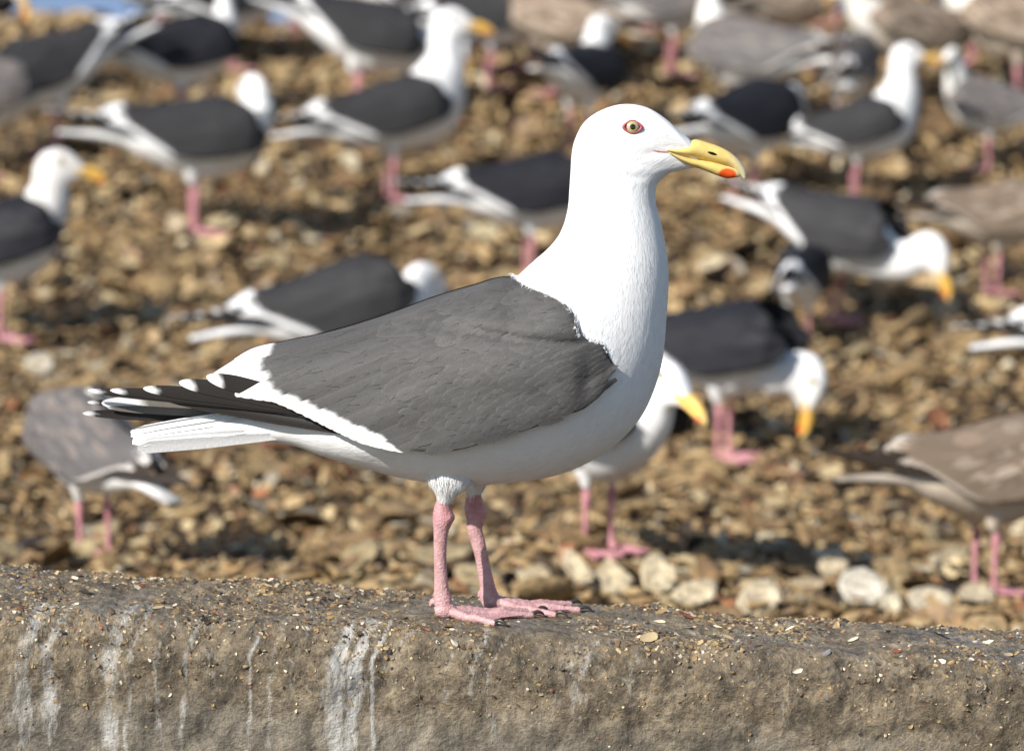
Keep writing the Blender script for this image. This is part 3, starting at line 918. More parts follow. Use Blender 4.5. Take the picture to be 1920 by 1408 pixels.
# fine barbs lying on the white plumage, so edges and shading break up softly
def barbs(P, n, rnd, ln=(9, 17), w=1.0, lift=(0.3, 1.8), mask=None):
    nu, nv = P.shape[:2]
    mbb = MB()
    du = np.gradient(P, axis=0); dv = np.roll(P, -1, 1) - np.roll(P, 1, 1)
    nr = np.cross(dv, du); nr /= np.linalg.norm(nr, axis=-1, keepdims=True) + 1e-9
    cen = P.mean(1, keepdims=True)
    flip = np.sign(((P - cen) * nr).sum(-1, keepdims=True)); nr = nr * flip
    fl = -du / (np.linalg.norm(du, axis=-1, keepdims=True) + 1e-9)
    area = np.linalg.norm(np.cross(du, dv), axis=-1)
    area[:3] = 0; area[-8:] = 0
    if mask is not None: area = area * mask(P)
    k = rnd.choice(nu * nv, n, p=(area / area.sum()).ravel())
    p = P.reshape(-1, 3)[k] + du.reshape(-1, 3)[k] * rnd.uniform(-.5, .5, (n, 1)) + dv.reshape(-1, 3)[k] * rnd.uniform(-.25, .25, (n, 1))
    nn = nr.reshape(-1, 3)[k]; f = fl.reshape(-1, 3)[k]
    sd = np.cross(nn, f)
    f = f + sd * rnd.normal(0, .14, (n, 1))
    L_ = rnd.uniform(*ln, (n, 1))
    small = np.clip((430 + p[:, 2:3]) / -200, 0, 1)
    L_ = L_ * lerp(0.55, 1.0, np.clip((-p[:, 2:3] - 240) / 200, 0, 1))
    lt = rnd.uniform(*lift, (n, 1))
    a = p - sd * w * .5 - nn * .3; b_ = p + sd * w * .5 - nn * .3; c = p + f * L_ * .6 + nn * lt * .75 + sd * w * .35; c2 = p + f * L_ * .6 + nn * lt * .75 - sd * w * .35
    d = p + f * L_ + nn * lt
    V = np.stack([a, b_, c, c2, d], 1).reshape(-1, 3)
    o = np.arange(n)[:, None] * 5
    Q = np.concatenate([o + np.array([[0, 1, 2, 3]])]); T = o + np.array([[3, 2, 4]])
    mbb.add(loc(V), Q, WHITE); mbb.F.append(T)
    return mbb
rn = np.random.default_rng(3)
def vis(P):
    x, z = P[..., 0], -P[..., 2]
    inside = (x > 560) & (x < 1100) & (z > np.interp(x, _gx, _top) + 8) & (z < np.interp(x, _gx, _low) - 8)
    return np.where(inside, 0.0, 1.0) * np.where((z < 330), 0.5, 1.0)
bo = barbs(hero_P, 15000, rn, lift=(.05, .9), mask=vis).build('plumage_barbs', M_white, body)
bo['kind'] = 'stuff'
def thigh_barbs():
    m_ = None
    for sgn, (pts, rd) in TH.items():
        P, UV = tube(pts, rd, 28, 26)
        q = barbs(P[::-1], 2600, rn, (16, 38), 1.1, (0.2, 4.5))
        if m_ is None: m_ = q
        else:
            for V, F, C, U in zip(q.V, q.F[:1], q.C, q.U): m_.add(V, F, C, U)
            m_.F.append(q.F[1] + m_.n - q.n)
    return m_
tbm = thigh_barbs().build('thigh_barbs', M_white, body); tbm['kind'] = 'stuff'

# white neck feathers lapping over the edge of the mantle
def neck_fringe():
    mbb = MB()
    n = 700
    t = RNG.random(n)
    cx = [959, 991, 1042, 1076, 1077, 1092, 1118, 1140]; cy = [519, 530, 549, 577, 604, 620, 628, 650]
    u = t * (len(cx) - 1)
    x = np.interp(u, range(len(cx)), cx) + RNG.uniform(-2, 8, n); y = np.interp(u, range(len(cx)), cy) - RNG.uniform(-1, 7, n)
    a = np.radians(RNG.normal(48, 14, n)); l = RNG.uniform(4, 9, n) * np.interp(u, [0, 5, 7], [1, .8, .5]); w = RNG.uniform(.4, .8, n)
    ex, ey = x - np.cos(a) * l, y + np.sin(a) * l
    def dp(px, py): return np.maximum(wdep(px, py), np.array([body_depth(p, q) for p, q in zip(px, py)]))
    d0, d1 = dp(x, y) + .5, dp(ex, ey) + RNG.uniform(.2, .9, n)
    for sd in (-1, 1):
        p0 = np.stack([x - w * np.sin(a), sd * d0, -(y - w * np.cos(a))], -1); p1 = np.stack([x + w * np.sin(a), sd * d0, -(y + w * np.cos(a))], -1); p2 = np.stack([ex, sd * d1, -ey], -1)
        mbb.add(loc(np.stack([p0, p1, p2], 1).reshape(-1, 3)), np.arange(3 * n).reshape(-1, 3), WHITE)
    o = mbb.build('neck_fringe', M_white, body); o['kind'] = 'stuff'
neck_fringe()
# wings
def hero_wing(side, full=True):
    mb = MB(); shell_wing(mb, side, SLATE * 0.9)
    wg = mb.build('wing', M_feather, hero)
    wg['label'] = 'folded slate grey wing with white trailing band' if side < 0 else 'far folded wing'
    mb = MB(); coverts(mb, side, SLATE, 1.0 if full else 1.5)
    c = mb.build('coverts', M_feather, wg); c['kind'] = 'stuff'
    if full:
        mb = MB()
        for _ in range(150):
            x = RNG.uniform(760, 1010); t = RNG.uniform(.04, .84)
            y = wtop(x) + t * (wlow(x) - wtop(x))
            l = RNG.uniform(75, 135) * np.interp(x, [640, 1010], [1.1, .6])
            if x - l * .9 < np.interp(y + l * .3, [p[1] for p in GREY[1:]], [p[0] for p in GREY[1:]]) + 8: continue
            feather(mb, (x - l * .5, y + l * .18), cov_angle(x, y) + RNG.normal(0, 4), l, RNG.uniform(9, 15), (-.6, 1.3 + RNG.uniform(0, .9)), col_cov(SLATE * (1 + .14 * mnoise.noise((x / 50, y / 30, 4))), .09, .07), side, 11, 5, camber=.4, sharp=.5)
        mb.build('scapulars', M_feather, wg)['kind'] = 'stuff'
        mb = MB()
        n = 420
        x = RNG.uniform(520, 1125, n); y = wtop(x) + RNG.uniform(.03, .97, n) * (wlow(x) - wtop(x))
        gb = np.interp(y, [p[1] for p in GREY[1:]], [p[0] for p in GREY[1:]])
        ok = x > gb + 45; x, y = x[ok], y[ok]; n = len(x)
        a = np.radians([cov_angle(p, q) for p, q in zip(x, y)] + RNG.normal(0, 13, n)); l = RNG.uniform(12, 40, n) * np.interp(x, [520, 1125], [1, .5]); w = RNG.uniform(.2, .5, n)
        ex, ey = x - np.cos(a) * l, y + np.sin(a) * l
        p0 = np.stack([x, side * (wdep(x, y) + 2.2), -(y - w)], -1); p1 = np.stack([x, side * (wdep(x, y) + 2.2), -(y + w)], -1); p2 = np.stack([ex, side * (wdep(ex, ey) + 3.4), -ey], -1)
        cc = SLATE * np.where(RNG.random((n, 1)) < .4, 1.45, .72)
        mb.add(loc(np.stack([p0, p1, p2], 1).reshape(-1, 3)), np.arange(3 * n).reshape(-1, 3), np.repeat(cc, 3, 0))
        mb.build('loose_barbs', M_feather, wg)['kind'] = 'stuff'
    tt = np.array(TIPS, float)
    n_ = 31
    q = herm(np.arange(len(tt)), tt, np.linspace(0, len(tt) - 1, n_))
    for k, (x, y, an) in enumerate(q):
        u = k / (n_ - 1) * 19
        if u < 1.6: continue
        if side > 0:
            if u < 4: continue
            y += 5
        gl = grey_len((x, y), an) if u > 1.5 else 34
        gl *= RNG.uniform(.95, 1.15) * float(np.interp(u, [5, 11], [1, 1.42]))
        Ln = max(150, (880 - x) * 1.06)
        mb = MB()
        sk = float(np.interp(u, [0, 5, 9, 19], [-10, 0, 42, 50]))
        feather(mb, (x, y), an + RNG.normal(0, 1.0), Ln, float(np.interp(u, [0, 6, 10, 19], [13, 17, 16, 14])), (-1.0, 3.2 - 0.05 * k + .5 * (k % 2)), col_tip(SLATE * RNG.uniform(.90, 1.08), WHITE, gl / Ln, .10, .16), side, 60, 9, camber=1.3, sharp=float(np.interp(u, [0, 6, 9], [.14, .10, .06])), skew=sk)
        mb.build('flight_feather', M_feather, wg)
    return wg
wing_n = hero_wing(-1)
wing_f = hero_wing(1, False)
for k, ((x, y), wf, hw) in enumerate(PRIM):
    mb = MB()
    root = (640, 770); an = math.degrees(math.atan2(-(root[1] - y), -(x - root[0]))) ; an = math.degrees(math.atan2(y - root[1], root[0] - x))
    Ln = math.hypot(root[0] - x, root[1] - y)
    wt = [0.055, .062, .075, .10, .12][k]
    feather(mb, (x, y), an, Ln, hw * 0.62, (1.5 * k, 3 + 1.7 * k), col_tip(BLACK, [.78, .77, .75], wt), -1, 40, 7, df=prim_df(0), camber=.5, bend=-3 - k, sharp=0.30, skew=38)
    mb.build('primary_feather', M_feather, wing_n)
# closed stack of the lower primaries under the white band
for k in range(4):
    mb = MB()
    tip = (300 + 55 * k, 742 + 9 * k); root = (690, 800 - 3 * k)
    an = math.degrees(math.atan2(tip[1] - root[1], root[0] - tip[0])); Ln = math.hypot(root[0] - tip[0], root[1] - tip[1])
    feather(mb, tip, an, Ln, 9, (-4 - k, -3 - 1.5 * k), col_cov(BLACK * 1.15, .5, .1), -1, 20, 5, df=prim_df(0), camber=1.5, bend=3, sharp=.3)
    mb.build('primary_feather', M_feather, wing_n)
GREYU = np.array([0.17, 0.155, 0.135])
for k, (tip, root, hw, col, wt, off) in enumerate([((152, 777), (520, 795), 9, BLACK, .06, -2), ((160, 757), (520, 780), 8, BLACK, .05, -8), ((188, 757), (520, 772), 15, GREYU, .24, 5), ((200, 766), (520, 786), 7, GREYU * .8, .02, 8)]):
    mb = MB()
    an = math.degrees(math.atan2(tip[1] - root[1], root[0] - tip[0])); Ln = math.hypot(root[0] - tip[0], root[1] - tip[1])
    feather(mb, tip, an, Ln, hw, (0, 0), col_tip(col, [.74, .74, .73], wt), 1, 30, 5, df=lambda x, y, o=off: np.interp(x, [150, 400, 520], [18, 30, 40]) - o + 0 * y, camber=.6, sharp=.3)
    mb.build('primary_feather', M_feather, wing_f)

# tail: twelve white feathers arched like a roof
tail_mb = MB()
P, UV = tube([(640, 0, -800), (560, 0, -798), (470, 0, -800), (400, 0, -802)], [(50, 50), (36, 38), (23, 30), (8, 20)], 28, 30)
add_loft(tail_mb, P, UV, WHITE)
tail = tail_mb.build('tail', M_white, hero)
def tail_feather(k, side):
    f = k / 5.0
    y0, z0 = lerp(3, 24, f), lerp(-766, -806, f)          # root end
    y1, z1 = lerp(4, 34, f) - 16 * max(0, f - .65), lerp(-809, -836, f)
    xt = lerp(243, 262, f) + RNG.uniform(-4, 4)
    root = np.array([600, side * y0 * 1.3, z0]); tip = np.array([xt, side * y1, z1])
    s = np.linspace(0, 1, 16); c = np.linspace(-1, 1, 5)
    hw = 13 * np.minimum(1, .35 + s); e = np.clip((s - .93) / .07, 0, 1); hw = hw * np.sqrt(1 - .85 * e ** 2)
    tl = lerp(25, 68, f)
    if f > .75: tl = 115
    pd = np.array([0, side * math.cos(R(tl)), -math.sin(R(tl))])
    S_, C_ = np.meshgrid(s, c, indexing='ij')
    V = root + S_[..., None] * (tip - root) + (C_ * hw[:, None])[..., None] * pd
    V[..., 2] += lerp(34, -4, f) * (S_ - S_ ** 2) + 1.2 * (1 - C_ ** 2)
    mb = MB()
    F = gridF(16, 5)
    mb.add(loc(V.reshape(-1, 3)), F, WHITE, np.stack([C_ * .5 + .5, S_ * 4], -1).reshape(-1, 2) + k)
    mb.build('tail_feather', M_feather, tail)
for side in (-1, 1):
    for k in range(6): tail_feather(k, side)

# bill
BU = [((1249, 276.5), (1250, 283.5), 32), ((1268, 275), (1270, 291), 30), ((1290, 268), (1292, 297), 26.5), ((1301, 262), (1306, 299), 23.5), ((1328, 268), (1328, 303), 19), ((1357, 279), (1352, 308), 15.5),
      ((1378, 293), (1373, 314), 12), ((1391, 307), (1381, 321), 9), ((1398.5, 321), (1388, 328), 6), ((1399.5, 331), (1393, 334), 3), ((1399, 336), (1397, 337), 1)]
BL = [((1252, 281), (1254, 288), 31), ((1272, 287), (1276, 303), 29), ((1290, 293), (1294, 312), 25), ((1310, 298), (1311, 317), 19.5), ((1332, 302), (1330, 324), 16), ((1352, 307), (1349, 331), 13), ((1364, 311), (1362, 334.5), 10.5),
      ((1376, 316), (1378, 333.5), 8), ((1384, 322), (1386, 332), 4.5), ((1387, 326), (1389, 330), 1.5)]
def bill_part(sts, tf, hi=True):
    rs = [ring((*s, 0.0)) for s in sts]
    P, UV, t = loft(rs, 46 if hi else 16, 28 if hi else 12)
    x, py = P[..., 0], -P[..., 2]
    C = np.tile([0.78, 0.57, 0.18], (*x.shape, 1)).astype(float)
    k = np.clip((x - 1362) / 34, 0, 1)[..., None]; C = C * (1 - .75 * k) + np.array([.70, .68, .50]) * .75 * k
    k = np.clip((1290 - x) / 40, 0, 1)[..., None]; C = C * (1 - .55 * k) + np.array([.62, .52, .27]) * .55 * k
    return P, UV, C, x, py
def red_spot(C, x, py, amt=1.0):
    e = ((x - 1363) / 17) ** 2 + ((py - 327) / 11.5) ** 2
    k = np.clip((1.15 - e) / .35, 0, 1)[..., None] * amt
    return C * (1 - k) + np.array([.80, .10, .012]) * k
bill = None
mb = MB(); P, UV, C, x, py = bill_part(BU, None); add_loft(mb, P, UV, C); bill = mb.build('bill', M_bill, hero)
bill['label'] = 'yellow bill with pale hooked tip'
mb = MB(); P, UV, C, x, py = bill_part(BL, None); add_loft(mb, P, UV, red_spot(C, x, py)); lower = mb.build('lower_mandible', M_bill, bill)
lower['label'] = 'lower mandible with orange red spot'
bill_bvh = BVHTree.FromPolygons([tuple(v) for v in capped(bill_part(BU, None)[0])[0]], [tuple(f) for f in gridF(46, 28, True)])
for side in (-1, 1):
    mb = MB()
    pts, rd = [], []
    for t in np.linspace(0, 1, 7):
        px, py = lerp(1326, 1343, t), lerp(284.5, 289.5, t)
        h = bill_bvh.ray_cast(Vector((px, -200, -py)), Vector((0, 1, 0)))
        dd = -h[0].y if h[0] is not None else 15
        pts.append((px, side * (dd - 0.2), -py)); rd.append(0.4 + 2.1 * math.sin(math.pi * min(1, t * .8 + .12)))
    P, UV = tube(pts, rd, 10, 14); add_loft(mb, P, UV); mb.build('nostril', M_black, bill)
    mb = MB(); pts = []
    for t in np.linspace(0, 1, 9):
        px, py = lerp(1221, 1258, t), 279.5 + 2.2 * math.sin(t * 3.0) + 2.5 * t
        pts.append((px, side * (body_depth(px, py) - 0.6), -py))
    P, UV = tube(pts, [(0.5, .6), (1.3, 1.6), (1.7, 2), (2.0, 2), (2.0, 2), (2.0, 2), (2, 2), (1.9, 2), (1.2, 1)], 10, 24); add_loft(mb, P, UV); mb.build('gape', M_gape, bill)

# eyes
for side in (-1, 1):
    ex, ey = 1184.5, 237.0
    ed = body_depth(ex, ey)
    e1 = body_depth(ex + 12, ey); e2 = body_depth(ex - 12, ey); e3 = body_depth(ex, ey + 10); e4 = body_depth(ex, ey - 10)
    nrm = np.array([-(e1 - e2) / 24, -1, (e3 - e4) / 20 * 1.0]); nrm[2] = (e3 - e4) / 20
    nrm = np.array([-(e1 - e2) / 24 * 1.0, -1.0, (e3 - e4) / 20])
    nrm /= np.linalg.norm(nrm)
    nrm = nrm * np.array([1, 1, 1])
    ux = np.array([1.0, 0, 0]) - nrm[0] * nrm; ux /= np.linalg.norm(ux)
    uz = np.cross(ux, nrm) * -1
    if uz[2] < 0: uz = -uz
    c0 = np.array([ex, -ed, -ey])
    # eyeball as a dome: pupil, iris, dark rim
    a = np.linspace(0, 2 * np.pi, 40, endpoint=False)
    rr = np.concatenate([np.linspace(0.4, 13.5, 30), [15]])
    V = []; C = []
    for r_ in rr:
        h_ = 7.0 * (1 - (r_ / 15) ** 2) - 0.6
        V.append(c0 + (np.cos(a) * r_)[:, None] * ux + (np.sin(a) * r_)[:, None] * uz + h_ * nrm)
        if r_ < 5.2: cc = np.array([.004, .004, .004]) * np.ones((40, 3))
        elif r_ < 11.3:
            g = .85 + .25 * RNG.random((40, 1)); cc = np.array([.47, .375, .17]) * g * (0.75 if r_ < 6.2 or r_ > 10.6 else 1)
        else: cc = np.array([.03, .012, .012]) * np.ones((40, 3))
        C.append(cc)
    V = np.array(V); C = np.array(C)
    Vf = V.reshape(-1, 3) * np.array([1, -side, 1])
    mb = MB(); F = gridF(len(rr), 40, True)
    if side < 0: F = F[:, ::-1]
    mb.add(loc(Vf), F, C.reshape(-1, 3))
    mb.F.append(np.arange(40)[None, :][:, ::(1 if side > 0 else -1)])
    eye = mb.build('eye', M_iris, hero); eye['label'] = 'pale yellow eye with black pupil'
    # fleshy ring, almond with corners
    t = np.linspace(0, 2 * np.pi, 48, endpoint=False)
    rx = 12.6 + 4.2 * np.abs(np.cos(t)) ** 4; rz = 11.7
    ringc = c0 + (np.cos(t) * rx)[:, None] * ux + (np.sin(t) * rz)[:, None] * uz + 0.9 * nrm
    b_ = np.linspace(0, 2 * np.pi, 10, endpoint=False)
    outd = (np.cos(t))[:, None] * ux + (np.sin(t))[:, None] * uz
    wr = 1.3 + 1.7 * np.abs(np.cos(t)) ** 3
    P = ringc[:, None] + outd[:, None] * (np.cos(b_)[None] * wr[:, None])[..., None] + nrm * (np.sin(b_) * 1.7)[None, :, None]
    P = P.reshape(-1, 3) * np.array([1, -side, 1])
    F = gridF(49, 10, True) % (480)
    mb = MB(); mb.add(loc(P), F); mb.build('eye_ring', M_ring, eye)

# legs and webbed feet
def ledge_py(px): return 1150 + (px - 880) * -TILT
LEG = {-1: dict(y=-52, pts=[(834, 924), (831, 945), (831, 961), (830, 975), (828, 992), (826.5, 1020), (826.5, 1050), (827.5, 1080), (829, 1104), (831, 1124), (834, 1140)],
                r=[(10.5, 11), (15.5, 14), (18.5, 16), (17.5, 15.5), (14, 13), (12.3, 11), (11.8, 10.5), (12.3, 10.5), (13.8, 12), (17, 14), (15, 15)], dy=-10),
       1: dict(y=60, pts=[(886, 924), (888, 945), (889, 961), (891, 976), (889, 992), (896, 1020), (903, 1048), (909, 1078), (914, 1102), (918, 1121), (922, 1128)],
               r=[(10.5, 11), (16.5, 14), (19, 16), (17.5, 15.5), (15, 13), (13.5, 11), (12.6, 10.5), (13.4, 10.5), (15, 12), (18, 14), (15, 15)], dy=12)}
FOOT = {-1: dict(heel=(832, -52), toes=[(930, -104), (1000, -4), (1010, 40)], hall=(812, -44)),
        1: dict(heel=(918, 62), toes=[(1044, 12), (1090, 74), (1074, 128)], hall=(901, 72))}
FZ = []
for side in (-1, 1):
    l = LEG[side]
    pts = [(x, l['y'], -(y + l['dy'] * min(1.0, max(0.0, (y - 900) / 200)))) for x, y in l['pts']]
    P, UV = tube(pts, l['r'], 26, 90)
    # scutes down the front of the shank, knob at the joint
    ang = UV[..., 1] * 2 * np.pi
    zz = -P[..., 2]
    cen = P.mean(1, keepdims=True)
    fr = np.clip((P - cen)[..., 0:1] / 12, 0, 1)
    sc_ = np.sin(zz * 2 * np.pi / 7.0)[..., None] * 0.55 * fr * ((zz > 985) & (zz < 1125))[..., None]
    kn = np.exp(-((zz - (966 + l['dy'] * .4)) / 9) ** 2)[..., None] * 4.5 * fr
    wr_ = np.sin(zz * 2 * np.pi / 5.2)[..., None] * 0.4 * np.exp(-((zz - 962) / 26) ** 2)[..., None]
    dirv = (P - cen); dirv = dirv / (np.linalg.norm(dirv, axis=-1, keepdims=True) + 1e-6)
    P = P + dirv * (sc_ + kn + wr_)
    colr = np.ones((*P.shape[:2], 3)) * lerp(np.array([1, 1, 1]), np.array([1.12, 1.0, .96]), fr)
    kd = np.exp(-((zz - 955) / 30) ** 2)[..., None]
    colr = colr * (1 - kd * np.array([.08, .22, .16]))
    mb = MB(); add_loft(mb, P, UV, colr)
    leg = mb.build('leg', M_leg, hero)
    leg['label'] = 'near pink scaly leg' if side < 0 else 'far pink scaly leg'
    f = FOOT[side]
    def gz(x): return -ledge_py(x)
    hx, hy = f['heel']
    mb = MB()
    curves = []
    for k, (tx, ty) in enumerate(f['toes']):
        tp = []
        rr_ = []
        for t in np.linspace(0, 1, 9):
            x = lerp(hx, tx, t); y = lerp(hy, ty, t)
            h = lerp(17, 6.0, min(1, t * 2.2)) if t < .46 else 6.2 + 1.5 * math.sin((t - .46) * 9)
            tp.append((x, y, gz(x) + h)); rr_.append(lerp(12, 6.0, t ** .6) * (1 + 0.10 * math.cos(t * 20)))
        P, UV = tube(tp, rr_, 14, 46)
        P[..., 2] += 0.5 * np.sin(np.linspace(0, 46 * 1.6, 46))[:, None]
        add_loft(mb, P, UV)
        curves.append(np.array(tp))
    for k in range(2):
        a_, b_ = curves[k], curves[k + 1]
        n1_, n2_ = 9, 8
        G = np.zeros((n1_, n2_, 3)); Gl = np.zeros((n1_, n2_, 3))
        for i in range(n1_):
            for j in range(n2_):
                v = j / (n2_ - 1)
                sc2 = 1 - 0.22 * math.sin(math.pi * v)
                q = i * sc2
                i0 = min(int(q), n1_ - 2); fr_ = q - i0
                pa = a_[i0] * (1 - fr_) + a_[i0 + 1] * fr_; pb2 = b_[i0] * (1 - fr_) + b_[i0 + 1] * fr_
                p = pa * (1 - v) + pb2 * v
                sag = math.sin(math.pi * v)
                p[2] = lerp(p[2], gz(p[0]) + 4.0, sag * min(1, i / 3))
                G[i, j] = p + np.array([0, 0, 1.3]); Gl[i, j] = p - np.array([0, 0, 1.3])
        al = np.concatenate([G, Gl[:, ::-1]], 1)
        mb.add(loc(al.reshape(-1, 3)), gridF(n1_, 2 * n2_, True), np.array([.95, .90, .92]))
    hxh, hyh = f['hall']
    P, UV = tube([(hx - 4, hy, gz(hx) + 30), (hxh, hyh, gz(hx) + 27), (hxh - 5, hyh, gz(hx) + 20)], [7, 6, 2], 12, 12); add_loft(mb, P, UV)
    # pad under the ankle
    P, UV = tube([(hx - 14, hy, gz(hx) + 10), (hx, hy, gz(hx) + 14), (hx + 26, hy + (f['toes'][1][1] - hy) * .2, gz(hx) + 8)], [(9, 11), (17, 17), (8, 20)], 16, 16); add_loft(mb, P, UV)
    foot = mb.build('foot', M_leg, hero)
    foot['label'] = 'near webbed pink foot' if side < 0 else 'far webbed pink foot'
    for k, (tx, ty) in enumerate(f['toes']):
        d = np.array([tx - hx, ty - hy], float); d /= np.linalg.norm(d)
        mb = MB()
        cp = [(tx - 3 * d[0], ty - 3 * d[1], gz(tx) + 8.5), (tx + 9 * d[0], ty + 9 * d[1], gz(tx) + 11), (tx + 18 * d[0], ty + 18 * d[1], gz(tx) + 7.5), (tx + 23 * d[0], ty + 23 * d[1], gz(tx) + 1.5)]
        P, UV = tube(cp, [3.4, 3.6, 2.4, .5], 12, 16); add_loft(mb, P, UV); mb.build('claw', M_claw, foot)

# ------------------------------------------------------------------ the flock behind
KINDS = {
    'adult': dict(mantle=(0.020, 0.020, 0.024), body=(0.80, 0.79, 0.77), prim=(0.02, 0.019, 0.02), tip=(.78, .77, .76), bill=None, mott=None, leg=1.0),
    'slate': dict(mantle=(0.036, 0.035, 0.036), body=(0.80, 0.79, 0.77), prim=(0.025, 0.023, 0.022), tip=(.78, .77, .76), bill=None, mott=None, leg=1.0),
    'grey': dict(mantle=(0.125, 0.115, 0.112), body=(0.78, 0.76, 0.72), prim=(0.05, 0.04, 0.035), tip=(.60, .56, .52), bill='pale', mott=(.17, .145, .13), leg=.9),
    'brown': dict(mantle=(0.215, 0.160, 0.115), body=(0.58, 0.49, 0.39), prim=(0.06, 0.045, 0.035), tip=(.50, .43, .35), bill='pale', mott=(.34, .27, .205), leg=.85),
}
_wings, _tails, _legs = {}, {}, {}
def far_wing(kind, side):
    if (kind, side) in _wings: return _wings[kind, side]
    k = KINDS[kind]
    mb = MB(); shell_wing(mb, side, np.array(k['mantle']) * .92, 46, 18)
    coverts(mb, side, np.array(k['mantle']), 1.9, .22 if k['mott'] else .10, .30 if k['mott'] else .12, 4, 3, k['mott'])
    for i, (x, y, an) in enumerate(TIPS):
        if i < 2: continue
        gl = grey_len((x, y), an) if i > 1 else 30
        if k['mott']: gl *= .45
        feather(mb, (x, y), an, max(170, gl + 90), 20, (-1, 4.5 - .1 * i), col_tip(k['mantle'], k['tip'], min(.8, gl * (1.3 if i > 7 else 1) / max(170, gl + 90))), side, 14, 3, camber=1, sharp=.08, skew=float(np.interp(i, [0, 5, 9, 19], [-10, 0, 42, 50])))
    for i, ((x, y), wf, hw) in enumerate(PRIM):
        an = math.degrees(math.atan2(y - 770, 640 - x)); Ln = math.hypot(640 - x, 770 - y)
        feather(mb, (x, y + (6 if side > 0 else 0)), an, Ln, hw * .62, (1.5 * i, 3 + 1.7 * i), col_tip(k['prim'], k['tip'] if not k['mott'] else np.array(k['prim']) * 1.6, [.055, .062, .075, .1, .12][i]), side, 18, 3, df=prim_df(0), bend=6 - i, sharp=.34)
    _wings[kind, side] = mb.mesh('wing', M_feather)
    return _wings[kind, side]
def far_tail(kind):
    if kind in _tails: return _tails[kind]
    k = KINDS[kind]
    mb = MB(); col = np.array(k['body'])
    P, UV = tube([(640, 0, -800), (560, 0, -798), (450, 0, -802), (340, 0, -814), (250, 0, -824)], [(50, 50), (36, 40), (24, 34), (15, 36), (8, 38)], 18, 20)
    C = np.ones((*P.shape[:2], 3)) * col
    if k['mott']: C = C * lerp(.45, 1, np.clip((P[..., 0:1] - 250) / 160, 0, 1))
    add_loft(mb, P, UV, C)
    _tails[kind] = mb.mesh('tail', M_far)
    return _tails[kind]
def far_leg(side):
    if side in _legs: return _legs[side]
    pts = [(862, side * 60, -880), (862, side * 60, -925), (862, side * 60, -962), (859, side * 60, -1000), (857, side * 60, -1060), (858, side * 60, -1110), (860, side * 60, -1138), (862, side * 60, -1146)]
    mb = MB()
    P, UV = tube(pts, [(17, 17), (12, 12), (17, 14), (11.5, 10.5), (10, 9), (11, 10), (14, 13), (11, 12)], 12, 30); add_loft(mb, P, UV)
    heel = np.array([862, side * 60, -1144.0])
    cv = []
    for tx, ty in ((975, -62), (1010, 0), (985, 58)):
        pp = [heel + (np.array([tx, side * 60 + ty, -1147]) - heel) * t + np.array([0, 0, 7 * (1 - t)]) for t in np.linspace(0, 1, 5)]
        P, UV = tube(pp, [13, 10, 8, 7, 4], 8, 14); add_loft(mb, P, UV); cv.append(np.array(pp))
    for a_, b_ in zip(cv[:-1], cv[1:]):
        G = np.stack([a_ * .86 + a_[0] * .14, (a_ + b_) / 2 * .8 + a_[0] * .2, b_ * .86 + b_[0] * .14], 1)
        al = np.concatenate([G + np.array([0, 0, 2.]), (G - np.array([0, 0, 2.]))[:, ::-1]], 1)
        mb.add(loc(al.reshape(-1, 3)), gridF(5, 6, True), np.array([.95, .9, .92]))
    white = MB()
    _legs[side] = mb.mesh('leg', M_leg_far)
    return _legs[side]

